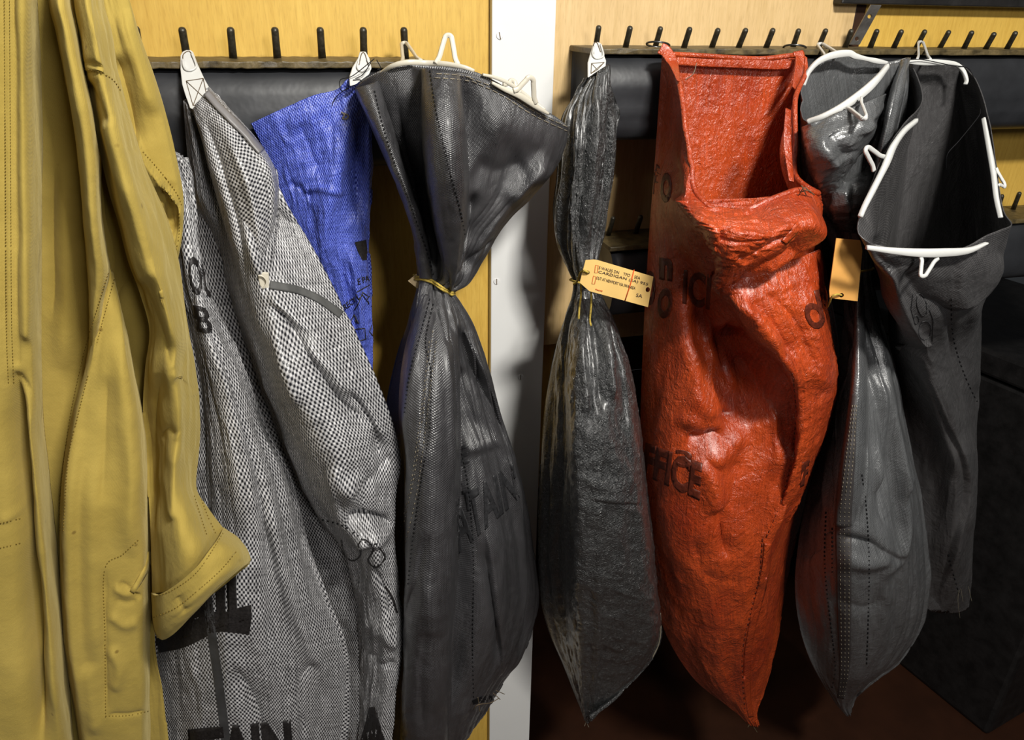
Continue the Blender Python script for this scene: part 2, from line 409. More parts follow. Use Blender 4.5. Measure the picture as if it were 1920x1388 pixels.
# steel strip with two holes, leaning out like the pegs
def plate(name, outline, d, thick, m, parent=None, bev=.0008, tilt=0, y0=0, holes=()):
    """flat plate cut to an outline, d at row y0 and leaning by tilt (m per px)"""
    def dd(y): return d+tilt*(y-y0)
    bm = bmesh.new(); lo = []
    loops = [outline]+[list(h) for h in holes]
    es = []
    for lp in loops:
        vs = [bm.verts.new(P(x, y, dd(y))) for x, y in lp]
        es += [bm.edges.new((vs[i], vs[(i+1) % len(vs)])) for i in range(len(vs))]
    bmesh.ops.triangle_fill(bm, use_beauty=True, edges=es)
    fs = list(bm.faces)
    ex = bmesh.ops.extrude_face_region(bm, geom=fs)
    bmesh.ops.translate(bm, verts=[g for g in ex['geom'] if isinstance(g, bmesh.types.BMVert)], vec=(0, thick, 0))
    return bm_obj(name, bm, m, parent, bev, False)
def circ(cx, cy, r, n=14, ry=None): return [(cx+r*math.cos(2*math.pi*k/n), cy+(ry or r)*math.sin(2*math.pi*k/n)) for k in range(n)]
o = plate('metal_strip', [(1634, 9), (1653, 10), (1612, 84), (1593, 84)], .020, .003, M_STEEL, tilt=-.0006, y0=84, holes=(circ(1631, 31, 4), circ(1607, 73, 4)))
setp(o, 'dull steel strip with two screw holes slanting between cream and ochre panels', 'metal strip')

# ------------------------------------------------------------------ black trunk and floor clutter at the bottom right
def trunk():
    # corner nearest to the camera stands on a low plinth height
    def onz(px, py, z):
        c = RW @ np.array([(px-CX)/F, (py-CY)/F, 1.0]); return CAM + c*((z-CAM[2])/c[2])
    a = onz(1850, 1382, 0); b = onz(1655, 1222, 0); c = onz(1985, 1325, 0)
    u = (b-a); u /= np.linalg.norm(u); v = (c-a); v -= u*np.dot(u, v); v /= np.linalg.norm(v)
    L1, L2, Hh = 1.0, .55, .98
    t = thing('storage_trunk', 'large black trunk standing on the brown floor behind the rightmost sack', 'trunk', tuple(a))
    z = np.array([0, 0, 1.])
    bm = bmesh.new(); q = [a, a+v*L2, a+v*L2+u*L1, a+u*L1]
    add_hex(bm, q, [p+z*(Hh-.06) for p in q]); bm_obj('body', bm, M_BLACK, t, .012, False)
    bm = bmesh.new(); q = [p+z*(Hh-.055) for p in (a-u*.01-v*.01, a+v*(L2+.01)-u*.01, a+v*(L2+.01)+u*(L1+.01), a+u*(L1+.01)-v*.01)]
    add_hex(bm, q, [p+z*.06 for p in q]); bm_obj('lid', bm, M_BLACK, t, .008, False)
trunk()

SHIFT = .05            # everything hung on the rails stands this much further out, clear of the padding

# ------------------------------------------------------------------ cloth lofts
class Cloth:
    """a sack or garment piece: rings of 3-D control points, each ring a front run (left to right) and a back run"""
    def __init__(s, rings, nf=150, nb=50, nv=260, bk=.02, dmin=.062, adj=None):
        cols = []
        for rg in rings:
            if isinstance(rg, tuple):
                fr, ba = rg
                fr = [(x, y, max(dmin, d)) for x, y, d in fr]; ba = [(x, y, max(dmin, d)) for x, y, d in ba]
            else:
                fr = [(x, y, max(dmin, adj(x, y, d, k/(len(rg)-1)) if adj else d)) for k, (x, y, d) in enumerate(rg)]
                l, r_ = np.array(fr[0], float), np.array(fr[-1], float)
                ba = []
                for k in range(5):
                    t = k/4; p = r_*(1-t)+l*t; p[2] = max(min(p[2]-bk*math.sin(math.pi*t)**.6, p[2]), dmin); ba.append(p)
            f3 = resample(PA(np.array(fr, float)), 33); b3 = resample(PA(np.array(ba, float)), 15)
            f3[0] = (f3[0]+b3[-1])/2; f3[-1] = (f3[-1]+b3[0])/2
            cols.append((f3, b3))
        Ff = np.array([c[0] for c in cols]); Bb = np.array([c[1] for c in cols])
        # vertical parameter by mean length
        mid = Ff[:, 16]; seg = np.linalg.norm(np.diff(mid, axis=0), axis=1)+.004
        cum = np.concatenate([[0], np.cumsum(seg)]); tt = np.interp(np.linspace(0, cum[-1], nv), cum, np.arange(len(cum)))
        Ff = catmull(Ff, tt); Bb = catmull(Bb, tt)
        Ff = np.stack([catmull(r_, np.linspace(0, 32, nf)) for r_ in Ff]); Bb = np.stack([catmull(r_, np.linspace(0, 14, nb+2)) for r_ in Bb])
        Bb = Bb[:, 1:-1]
        s.G = np.concatenate([Ff, Bb], 1); s.nf, s.nb, s.nv = nf, nb, nv; s.tt = tt; s.nr = len(rings)
        s.dmin = dmin+SHIFT; s.G[..., 1] = np.minimum(s.G[..., 1], -s.dmin)
        s.u = np.concatenate([np.linspace(0, .62, nf), np.linspace(.62, 1, nb+2)[1:-1]])
        s.v = np.linspace(0, 1, nv)
        ufr = np.linspace(0, 1, nf); wgt = np.minimum(1, np.minimum(ufr, 1-ufr)*14)**.7
        s.front = np.concatenate([wgt, np.zeros(nb)])
    def normals(s):
        G = s.G; du = np.roll(G, -1, 1)-np.roll(G, 1, 1); dv = np.gradient(G, axis=0)
        n = np.cross(du, dv); n /= np.linalg.norm(n, axis=2)[..., None]+1e-12
        # outward: the front should face -Y on the whole
        if n[:, 10:s.nf-10, 1].mean() > 0: n = -n
        return n
    def pleats(s, amp, freqs=(7, 11, 17), seed=1, drift=.6, sharp=1.0, wander=.03):
        """amp: list of (v, metres) pairs"""
        rg = np.random.RandomState(seed); A = np.interp(s.v, [a for a, _ in amp], [b for _, b in amp])[:, None]
        U, V = np.meshgrid(s.u, s.v); h = 0; tot = 0
        U = U+wander*vnoise(U*4, V*5, seed+3)*np.minimum(1, np.minimum(U, 1-U)*10)
        for k in freqs:
            a = 1/k**.5; ph = rg.rand(); dr = rg.uniform(-1, 1)*drift
            s_ = np.abs(np.sin(math.pi*(k*U+ph+dr*(V-.5))))**sharp*2-1.27
            h = h+a*s_*(.75+.35*vnoise(U*0+k, V*6+k, seed)); tot += a
        edge = 1
        s.G = s.G + s.normals()*(A*h/tot)[..., None]
        s.clamp()
    def crumple(s, amp, su, sv, seed=1, ridged=True, octv=4, mask=None):
        U, V = np.meshgrid(s.u, s.v); h = 0; a = 1; tot = 0
        for k in range(octv):
            n = vnoise(U*su*2**k+7.3*k, V*sv*2**k+3.1*k, seed+k)
            h = h+a*((1-2*np.abs(n)) if ridged else n); tot += a; a *= .5
        h = h/tot
        e = np.minimum(1, np.minimum(U, 1-U)*14)   # no tear where u wraps
        A = amp if np.isscalar(amp) else np.interp(s.v, [q for q, _ in amp], [b for _, b in amp])[:, None]
        s.G = s.G+s.normals()*(h*A*e)[..., None]; s.clamp()
    def clamp(s): s.G[..., 1] = np.minimum(s.G[..., 1], -s.dmin)
    def strokes(s, lst, k=1.0):
        """sculpt the front by strokes: (kind, points, width px, height m). kinds r ridge, s step (right side of the travel sharp, left side fades), w wide both"""
        q = PX(s.G); X, Y = q[..., 0], q[..., 1]; dz = np.zeros_like(X)
        for st in lst:
            kind, pts, wd, am = st[:4]; soft = st[4] if len(st) > 4 else 3.0
            p = resample(np.array(pts, float), 24); m = (X > p[:, 0].min()-5*wd) & (X < p[:, 0].max()+5*wd) & (Y > p[:, 1].min()-5*wd) & (Y < p[:, 1].max()+5*wd)
            if not m.any(): continue
            x, y = X[m], Y[m]; best = np.full(x.shape, 1e9); sd = np.zeros_like(x); tpar = np.zeros_like(x)
            for i in range(len(p)-1):
                a, b = p[i], p[i+1]; ab = b-a; L = ab@ab+1e-9
                t = np.clip(((x-a[0])*ab[0]+(y-a[1])*ab[1])/L, 0, 1)
                dx, dy = x-a[0]-t*ab[0], y-a[1]-t*ab[1]; d2 = np.hypot(dx, dy); u = d2 < best
                best[u] = d2[u]; sg = np.sign(ab[0]*dy-ab[1]*dx); sg[sg == 0] = 1
                sd[u] = (d2*sg)[u]; tpar[u] = ((i+t)/(len(p)-1))[u]
            end = smooth(np.minimum(tpar, 1-tpar)*5)**.7 if kind[-1] != '+' else 1
            if kind[0] == 'r': h = np.exp(-(sd/wd)**2)
            elif kind[0] == 's': h = np.where(sd < 0, np.exp(-(-sd/wd)**1.3)*smooth(-sd/soft), 0)
            elif kind[0] == 'v': h = -np.exp(-np.abs(sd/wd))
            dz[m] += am*h*end*k
        s.G[..., 1] -= dz*s.front[None, :]
        s.clamp()
    def blur(s, n=1):
        for _ in range(n):
            g = s.G.copy(); g[1:-1] = (s.G[:-2]+s.G[2:]+2*s.G[1:-1])/4
            g = (np.roll(g, 1, 1)+np.roll(g, -1, 1)+2*g)/4; s.G = g
    def build(s, name, m, parent, W=1.0, L=1.2, solid=.0012, close=True):
        nv, nu = s.G.shape[:2]
        i, j = np.meshgrid(np.arange(nv-1), np.arange(nu), indexing='ij'); j2 = (j+1) % nu
        Fq = np.stack([i*nu+j, i*nu+j2, (i+1)*nu+j2, (i+1)*nu+j], -1).reshape(-1, 4)
        V = s.G.reshape(-1, 3)
        me = bpy.data.meshes.new('m')
        faces = Fq[:, ::-1]
        me.vertices.add(len(V)); me.vertices.foreach_set('co', V.astype(np.float32).ravel())
        extra = []
        if close:   # bottom seam: bridge front run to back run
            b = (nv-1)*nu; nf, nb = s.nf, s.nb
            for k in range(nf-1):
                kb0 = nf+int(round((1-k/(nf-1))*(nb-1))); kb1 = nf+int(round((1-(k+1)/(nf-1))*(nb-1)))
                if kb0 == kb1: extra.append((b+k, b+kb0, b+k+1))
                else: extra.append((b+k, b+kb0, b+kb1, b+k+1))
        nl = len(faces)*4+sum(len(e) for e in extra)
        me.loops.add(nl); me.polygons.add(len(faces)+len(extra))
        li = np.concatenate([faces.ravel()]+[np.array(e) for e in extra]) if extra else faces.ravel()
        tot = np.concatenate([np.full(len(faces), 4), np.array([len(e) for e in extra], int)])
        me.loops.foreach_set('vertex_index', li.astype(np.int32)); me.polygons.foreach_set('loop_start', np.concatenate([[0], np.cumsum(tot)[:-1]]).astype(np.int32))
        me.update(calc_edges=True)
        uvx = np.concatenate([s.u, [1.0]]); U = np.repeat(uvx[None], nv, 0)*W; Vv = np.repeat(((s.tt/s.tt[-1]) if False else s.v)[:, None], nu+1, 1)*L
        uv = np.stack([U[:, :nu], Vv[:, :nu]], -1).reshape(-1, 2)[li]
        # wrap fix on the last column
        wrap = (np.arange(len(faces)) % nu) == nu-1
        fu = uv[:len(faces)*4].reshape(-1, 4, 2); sel = fu[wrap]; sel[..., 0] = np.where(sel[..., 0] < .01*W, W, sel[..., 0]); fu[wrap] = sel
        uv[:len(faces)*4] = fu.reshape(-1, 2)
        lay = me.uv_layers.new(name='UVMap'); lay.data.foreach_set('uv', uv.astype(np.float32).ravel())
        s.bvh = BVHTree.FromPolygons([Vector(p) for p in V.tolist()], Fq.tolist())
        s.obj = link(name, me, m, parent, True, solid)
        return s.obj

def cast(bvh, px, py):
    c = RW @ np.array([(px-CX)/F, (py-CY)/F, 1.0]); c /= np.linalg.norm(c); best = None
    for b in (bvh if isinstance(bvh, (list, tuple)) else (bvh,)):
        h = b.ray_cast(Vector(CAM), Vector(c))
        if h[0] is not None and (best is None or h[3] < best[3]): best = h
    return (np.array(best[0]), c) if best else (None, c)
def layer(name, m, parent, left, right, crown, d0, W=.3, L=.6, n=None, nf=70, nv=150, bk=.01, strokes=None, pw=.6, crum=.0015, seed=5, bias=0, sag=None, fine=0):
    """an overlapping fold of the same cloth between a left and a right edge (px), crown = depth along its middle; tucks into the body at its ends"""
    n = n or max(len(left), len(right)); l = resample(np.array(left, float), n); r_ = resample(np.array(right, float), n)
    cr = np.interp(np.linspace(0, 1, n), np.linspace(0, 1, len(crown)), crown) ; dd = np.interp(np.linspace(0, 1, n), np.linspace(0, 1, len(d0)), d0)
    sg = np.interp(np.linspace(0, 1, n), np.linspace(0, 1, len(sag)), sag) if sag else np.zeros(n)
    rg = []
    for i in range(n):
        row = []
        for k in range(7):
            t = k/6; tt = (1-math.cos(math.pi*t))/2; x, y = l[i]*(1-tt)+r_[i]*tt
            row.append((x, y+sg[i]*math.sin(math.pi*tt), dd[i]+(cr[i]-dd[i])*(math.sin(math.pi*t)**pw)*(1+bias*(t-.5))))
        rg.append(row)
    c = Cloth(rg, nf=nf, nb=16, nv=nv, bk=bk, dmin=.062)
    if strokes: c.strokes(strokes)
    if crum: c.crumple(crum, 8, 10, seed, False, 3)
    if fine: c.crumple(fine, 20, 26, seed+1, True, 4)
    c.build(name, m, parent, W=W, L=L)
    return c
def ribbon(bvhs, pts, wpx, name, m, parent, lift=.0012, thick=.0008, n=None, dash=None, solid=True, fallback=None):
    """band, thread or ink line lying on the cloth; dash=(on, off) px gives stitches"""
    pts = resample(np.array(pts, float), n or max(12, int(np.linalg.norm(np.diff(np.array(pts, float), axis=0), axis=1).sum()/3)))
    tg = np.gradient(pts, axis=0); tg /= np.linalg.norm(tg, axis=1)[:, None]+1e-9; nm = np.stack([-tg[:, 1], tg[:, 0]], 1)
    s = np.concatenate([[0], np.cumsum(np.linalg.norm(np.diff(pts, axis=0), axis=1))])
    V, Fc = [], []; prev = None
    if not isinstance(bvhs, (list, tuple)): bvhs = [bvhs]
    wp = np.broadcast_to(wpx, (len(pts),)) if np.isscalar(wpx) else np.interp(np.linspace(0, 1, len(pts)), np.linspace(0, 1, len(wpx)), wpx)
    nc = 2 if max(wp) < 6 else max(3, int(max(wp)/3))
    for i in range(len(pts)):
        on = dash is None or (s[i] % (dash[0]+dash[1])) < dash[0]
        row = []
        if on:
            for c in range(nc):
                q = pts[i]+nm[i]*wp[i]*(c/(nc-1)-.5)
                for b in bvhs:
                    h, dr = cast(b, *q)
                    if h is not None: break
                if h is None: row = []; break
                row.append(h-dr*lift)
        if row:
            o = len(V); V += row
            if prev is not None and np.linalg.norm(np.array(row[0])-V[prev]) < .03:
                for c in range(nc-1): Fc.append((prev+c, prev+c+1, o+c+1, o+c))
            prev = o
        else: prev = None
    if not Fc: return None
    ob = link(name, mesh_of(V, Fc), m, parent, True, 0)
    if thick:
        md = ob.modifiers.new('thickness', 'SOLIDIFY'); md.thickness = thick; md.offset = 0
    return ob
def merge_lines(name, bvh, lines, m, parent, wpx=1.6, dash=(7, 4), lift=.0012, thick=.0006):
    """each stitch run is a part of its own"""
    for l in lines:
        ribbon(bvh, l, wpx, name, m, parent, lift, thick, dash=dash, n=max(10, int(np.linalg.norm(np.diff(np.array(l, float), axis=0), axis=1).sum()/2)))
def lettering(bvh, text, quad, m, parent, name='printed_lettering', lift=.0009, cell=5, bold=.02, flat=None):
    """letters printed on the cloth inside the quad TL, TR, BR, BL (px)"""
    cu = bpy.data.curves.new('t', 'FONT'); cu.body = text; cu.offset = bold; cu.resolution_u = 3
    ob = bpy.data.objects.new('t', cu); COL.objects.link(ob)
    dg = bpy.context.evaluated_depsgraph_get(); me = bpy.data.meshes.new_from_object(ob.evaluated_get(dg))
    bpy.data.objects.remove(ob)
    bm = bmesh.new(); bm.from_mesh(me)
    xs = [v.co.x for v in bm.verts]; ys = [v.co.y for v in bm.verts]; x0, x1, y0, y1 = min(xs), max(xs), min(ys), max(ys)
    q = np.array(quad, float); wpx = np.linalg.norm(q[1]-q[0]); hpx = np.linalg.norm(q[3]-q[0])
    if flat is None:
        for k in range(1, int(wpx/cell)):
            bmesh.ops.bisect_plane(bm, geom=bm.verts[:]+bm.edges[:]+bm.faces[:], plane_co=(x0+(x1-x0)*k*cell/wpx, 0, 0), plane_no=(1, 0, 0))
        for k in range(1, int(hpx/cell)):
            bmesh.ops.bisect_plane(bm, geom=bm.verts[:]+bm.edges[:]+bm.faces[:], plane_co=(0, y0+(y1-y0)*k*cell/hpx, 0), plane_no=(0, 1, 0))
    bad = []
    for v in bm.verts:
        a = (v.co.x-x0)/(x1-x0); b = (y1-v.co.y)/(y1-y0)
        p = (q[0]*(1-a)+q[1]*a)*(1-b)+(q[3]*(1-a)+q[2]*a)*b
        if flat is not None: v.co = flat(*p); continue
        h, dr = cast(bvh, *p)
        if h is None: bad.append(v)
        else: v.co = h-dr*lift
    bmesh.ops.delete(bm, geom=bad, context='VERTS')
    long_ = [f for f in bm.faces if max(e.calc_length() for e in f.edges) > .02] if flat is None else []
    bmesh.ops.delete(bm, geom=long_, context='FACES')
    me = bpy.data.meshes.new('m'); bm.to_mesh(me); bm.free()
    if not len(me.polygons): return None
    o = link(name, me, m, parent, flat is None, 0)
    md = o.modifiers.new('thickness', 'SOLIDIFY'); md.thickness = .0004; md.offset = 0
    return o
def band(name, pts, wpx, thick, m, parent, n=None, closed=False):
    """moulded plastic bar or loop through (px, py, d) points; width lies across the view of the wall"""
    p = resample(PA(np.array(pts, float)), n or 6*len(pts))
    k_ = .41*D/F; wp = np.full(len(p), float(wpx)) if np.isscalar(wpx) else resample(np.array([[a, 0] for a in wpx], float)+np.arange(len(wpx))[:, None]*[[0, 1e3]], len(p))[:, 0]
    v, f = tube(p, wp*k_, 10, square=(1, thick/2), closed=closed)
    return (v, f) if name is None else link(name, mesh_of(v, f), m, parent)
def hook_loop(parent, a, top, b, wpx=8, thick=.003, m=None, rim=3.0):
    """open pointed loop of a hanger tab: leg a -> rounded top -> leg b, all (px,py,d)"""
    a, top, b = (np.array(q, float) for q in (a, top, b))
    up = top-(a+b)/2; ax = (b-a); R0 = 3.2+.10*np.linalg.norm(ax[:2]); ax = ax/np.linalg.norm(ax[:2])*R0
    c = top-up/np.linalg.norm(up[:2])*R0; un = up/np.linalg.norm(up[:2])*R0
    arc = [c-ax*math.cos(t)+un*math.sin(t) for t in np.linspace(0, math.pi, 7)]
    pts = [a-ax*.5, a*.75+arc[0]*.25, a*.4+arc[0]*.6]+arc+[b*.4+arc[-1]*.6, b*.75+arc[-1]*.25, b+ax*.5]
    return band('hook_loop', pts, wpx*1.3, thick, m or M_PLASTIC, parent, n=60)

# ================================================================== SACKS
def clip(parent, outline, d, tilt, y0, loop_pts, stitch_box=None, slot=None, name='clip_tab', m=None):
    c = plate(name, outline, d, .0035, m or M_PLASTICW, parent, .0009, tilt, y0)
    dd = lambda y: d+tilt*(y-y0)
    if loop_pts:
        band('clip_rim', [(x, y, dd(y)+.0022) for x, y in loop_pts], 3.2, .003, m or M_PLASTICW, c, n=30)
    if slot:
        band('slot_groove', [(x, y, dd(y)+.0004) for x, y in slot], 1.6, .0012, M_THREAD, c, n=24)
    if stitch_box:
        a, b, e, f = stitch_box
        parts = []
        for u, v in ((a, b), (b, e), (e, f), (f, a), (a, e), (b, f)):
            q = [P(u[0]+(v[0]-u[0])*t, u[1]+(v[1]-u[1])*t, dd(u[1]+(v[1]-u[1])*t)+.0006) for t in np.linspace(0, 1, 6)]
            parts.append(tube(q, .0004, 5))
        v, f = join(parts); link('stitching', mesh_of(v, f), M_THREAD, c)
    return c
def threads(parent, lst, m=None, rad=.0005, name='loose_thread'):
    parts = [tube(resample(PA(np.array(l, float)), 24), rad, 5) for l in lst]
    v, f = join(parts); return link(name, mesh_of(v, f), m or M_THREADB, parent)

# ---- sack A : grey-white woven sack low on the left, partly behind the coverall
tA = thing('mail_sack', 'grey-white woven sack with bold black print, partly hidden behind the khaki coverall', 'sack', tuple(P(400, 380, .10)), 'hanging mail sacks')
A = Cloth([
    [(322, 285, .09), (332, 288, .105), (345, 300, .10)],
    [(312, 320, .09), (335, 325, .12), (358, 332, .10)],
    [(330, 380, .09), (347, 386, .13), (364, 392, .10)],
    [(328, 450, .09), (350, 452, .14), (368, 455, .12)],
    [(332, 540, .09), (362, 538, .15), (392, 540, .12)],
    [(343, 620, .09), (385, 615, .16), (427, 618, .12)],
    [(352, 700, .09), (410, 698, .175), (467, 702, .12)],
    [(358, 800, .09), (432, 795, .185), (505, 800, .12)],
    [(352, 900, .09), (448, 895, .195), (552, 900, .12)],
    [(340, 1000, .09), (458, 995, .20), (580, 1010, .125)],
    [(302, 1100, .09), (455, 1090, .205), (612, 1105, .13)],
    [(286, 1200, .09), (430, 1190, .205), (650, 1205, .13)],
    [(286, 1300, .09), (440, 1300, .20), (656, 1300, .125)],
    [(288, 1400, .085), (440, 1405, .19), (648, 1395, .115)],
    [(290, 1500, .08), (440, 1510, .15), (600, 1500, .10)],
    [(330, 1570, .075), (440, 1580, .085), (540, 1570, .078)],
], nf=170, nb=40, nv=340, bk=.004, adj=lambda x, y, d, t: max(d, .122))
A.pleats([(0, .012), (.25, .008), (.5, .004), (1, .003)], (5, 8), 4, .5, 1.0)
A.strokes([
    ('r', [(352, 330), (362, 430), (400, 600), (470, 800), (560, 1100), (620, 1300)], 22, .010),
    ('r', [(345, 450), (380, 620), (420, 800), (450, 1000)], 30, .008),
    ('r', [(500, 900), (540, 1100), (590, 1230), (620, 1300)], 20, .006),
    ('v', [(440, 1250), (480, 1330), (500, 1400)], 14, .008),
    ('v', [(600, 1230), (560, 1290), (575, 1388)], 12, .006),
    ('r', [(470, 1090), (490, 1200), (530, 1300), (560, 1400)], 26, .007),
    ('v', [(395, 480), (360, 560), (350, 640)], 10, .005),
], k=1.4)
A.crumple(.0035, 14, 7, 11, False)
A.crumple([(0, .003), (.5, .0015), (1, .002)], 20, 14, 12, True, 3)
A.build('sack_body', M_WEAVEW, tA, W=.95, L=1.15)
lettering(A.bvh, 'OU', [(350, 478), (398, 490), (404, 560), (358, 552)], M_INK, tA)
lettering(A.bvh, 'B', [(362, 572), (394, 578), (400, 628), (370, 622)], M_INK, tA)
lettering(A.bvh, 'MAIL', [(276, 1085), (468, 1052), (472, 1160), (282, 1215)], M_INK, tA, bold=.05)
ribbon(A.bvh, [(282, 1208), (340, 1196), (400, 1168), (440, 1168), (470, 1172)], 38, 'printed_bar', M_INK, tA, thick=0)
ribbon(A.bvh, [(388, 1115), (398, 1195), (410, 1280), (425, 1400)], 17, 'stripe', simple('grey_stripe', (.05, .05, .052), .5), tA, thick=0)
lettering(A.bvh, 'ITAIN', [(352, 1368), (545, 1350), (552, 1440), (360, 1460)], M_INK, tA, bold=.05)

# ---- sack B : grey-white sack hanging from the leftmost visible peg
tB = thing('mail_sack', 'grey-white woven sack hung by a white clip, left of the blue sack', 'sack', tuple(P(370, 120, .07)), 'hanging mail sacks')
B = Cloth([
    [(344, 188, .068), (352, 196, .082), (372, 205, .086), (385, 190, .084), (392, 163, .070)],
    [(345, 215, .066), (356, 228, .086), (368, 236, .074), (392, 230, .092), (424, 196, .072)],
    [(348, 255, .064), (364, 268, .09), (382, 278, .074), (410, 262, .10), (468, 246, .074)],
    [(352, 305, .062), (372, 320, .092), (400, 335, .075), (430, 310, .11), (516, 312, .078)],
    [(355, 365, .06), (384, 380, .09), (414, 395, .08), (455, 375, .12), (528, 368, .085)],
    [(360, 440, .06), (396, 455, .088), (432, 465, .09), (470, 450, .13), (572, 440, .075)],
    [(372, 530, .06), (416, 545, .088), (452, 550, .105), (492, 535, .135), (618, 528, .075)],
    [(392, 620, .06), (448, 640, .09), (482, 645, .115), (530, 625, .145), (660, 610, .075)],
    [(420, 710, .06), (478, 725, .09), (512, 730, .125), (560, 710, .155), (700, 700, .075)],
    [(440, 790, .06), (508, 805, .09), (540, 810, .125), (600, 790, .16), (732, 782, .075)],
    [(470, 870, .06), (540, 885, .09), (572, 890, .125), (640, 870, .16), (750, 858, .075)],
    [(500, 950, .06), (580, 965, .088), (618, 975, .12), (670, 958, .15), (741, 945, .075)],
    [(530, 1030, .06), (615, 1040, .085), (665, 1050, .12), (700, 1030, .14), (738, 1015, .075)],
    [(560, 1120, .06), (640, 1130, .085), (680, 1135, .11), (715, 1125, .125), (748, 1118, .075)],
    [(580, 1210, .06), (650, 1215, .085), (690, 1215, .11), (725, 1210, .12), (755, 1205, .075)],
    [(590, 1300, .06), (650, 1305, .085), (690, 1310, .105), (720, 1305, .11), (742, 1300, .075)],
    [(600, 1410, .06), (640, 1415, .08), (680, 1420, .095), (710, 1415, .10), (733, 1410, .072)],
    [(620, 1500, .06), (640, 1500, .065), (670, 1505, .07), (700, 1500, .07), (715, 1500, .062)],
], nf=170, nb=40, nv=340, bk=.004, adj=lambda x, y, d, t: (.064+.006*t if t < .3 and y > 420 else d+.012)+(.085*min(1, max(0, (y-250)/450))*max(0, t-.3)/.7))
B.strokes([
    ('s', [(524, 300), (521, 360), (516, 430), (504, 512)], 40, -.018, 4),          # dark inner edge beside the bright right fold
    ('s', [(492, 250), (520, 330)], 18, .008, 3),
    ('s', [(440, 240), (470, 270), (510, 318)], 22, .006, 3),
    ('v', [(372, 205), (378, 260), (400, 320), (425, 400)], 10, .012),
    ('v', [(400, 165), (420, 230), (460, 290), (500, 350)], 9, .010),
    ('r', [(400, 230), (430, 330), (462, 430), (490, 530)], 16, .010),
    ('r', [(500, 545), (560, 600), (640, 640)], 12, .007),
    ('v', [(505, 560), (560, 640), (640, 760), (700, 800)], 12, .012),
    ('r', [(510, 600), (530, 680), (560, 760)], 14, .008),
    ('r', [(560, 620), (640, 700), (700, 770), (735, 840)], 26, .012),
    ('v', [(650, 720), (700, 800), (715, 880)], 10, .010),
    ('v', [(740, 850), (700, 900), (660, 935)], 10, .008),
    ('r', [(610, 880), (640, 910), (690, 920)], 20, .010),
    ('v', [(645, 972), (690, 975), (738, 985)], 8, .018),
    ('r', [(600, 900), (640, 975), (690, 1020)], 12, .010),
    ('r', [(655, 1005), (700, 1015), (740, 985)], 10, .008),
    ('v', [(700, 1060), (722, 1110), (730, 1160)], 8, .008),
    ('r', [(680, 1150), (720, 1190), (750, 1210)], 14, .008),
    ('v', [(690, 1220), (720, 1250), (745, 1240)], 8, .006),
], k=1.35)
B.crumple(.004, 12, 9, 21, False)
B.crumple([(0, .001), (.4, .003), (1, .004)], 16, 16, 22, True, 3)
B.build('sack_body', M_WEAVEW, tB, W=.95, L=1.15)
B1 = layer('front_fold', M_WEAVEW, tB, [(360, 205), (372, 240), (384, 290), (398, 340), (414, 400), (434, 470), (452, 530), (472, 590), (486, 640)],
           [(393, 166), (428, 202), (472, 250), (518, 322), (523, 385), (515, 450), (505, 512), (503, 580), (500, 640)], [.125, .14, .155, .165, .17, .172, .17, .165, .13], [.112, .118, .12, .122, .125, .13, .135, .14, .12],
           W=.35, L=.5, nf=90, strokes=[('v', [(382, 220), (410, 300), (440, 400), (470, 500)], 8, .010), ('r', [(420, 240), (460, 330), (485, 430), (494, 520)], 12, .008), ('v', [(440, 235), (480, 300), (505, 370), (505, 450)], 8, .006)], crum=.002, seed=3)
B.bvh = [B1.bvh, B.bvh]
clip(tB, [(338, 104), (342, 97), (349, 94), (357, 94), (362, 98), (371, 122), (383, 148), (393, 166), (395, 190), (389, 197), (362, 205), (356, 203), (347, 178), (341, 158), (338, 130)],
     (.105), .0007, 200, [(343, 112), (344, 122), (348, 130), (356, 132), (364, 129), (368, 122), (360, 101)], [(349, 152), (381, 147), (390, 190), (362, 198)], [(344, 121), (343, 104), (350, 97), (357, 98), (367, 121)])
ribbon(B.bvh, [(385, 172), (415, 205), (455, 245), (500, 296), (519, 334)], 13, 'hem', M_WEAVED, tB, lift=.003, thick=.002)
plate('clip_tab', [(482, 510), (504, 512), (505, 530), (503, 551), (497, 550), (487, 535)], .182, .003, M_PLASTIC, tB, .0008)
band('clip_rim', [(484, 517, .1845), (492, 518, .1845), (499, 525, .1845), (499, 533, .1845), (494, 541, .1845)], 2.4, .002, M_PLASTIC, tB, n=20)
ribbon(B.bvh, [(506, 534), (530, 538), (562, 545), (600, 562), (640, 590)], [15, 14, 13, 13, 14], 'webbing_strap', simple('grey_webbing', (.07, .07, .068), .7), tB, lift=.002, thick=.0015)
threads(tB, [[(515, 535, .17), (540, 541, .168), (560, 548, .164)], [(528, 533, .17), (545, 556, .166)], [(508, 552, .17), (535, 540, .168), (555, 534, .165)], [(556, 560, .163), (562, 538, .163)]], M_THREADY, .0005)
ribbon(B.bvh, [(640, 1012), (645, 1040), (662, 1052), (676, 1040), (672, 1022), (684, 1012), (700, 1030), (690, 1052), (706, 1064), (722, 1046), (712, 1028)], 3, 'printed_crest', M_INK, tB, thick=0)
ribbon(B.bvh, [(722, 1100), (735, 1120), (745, 1150)], 4, 'printed_line', M_INK, tB, thick=0)
lettering(B.bvh, 'A', [(668, 1330), (728, 1322), (732, 1420), (664, 1430)], M_INK, tB, bold=.05)
ribbon(B.bvh, [(604, 975), (640, 985), (665, 1000), (690, 1020), (708, 1020)], 2.4, 'stitch_line', M_THREADB, tB, dash=(6, 3))

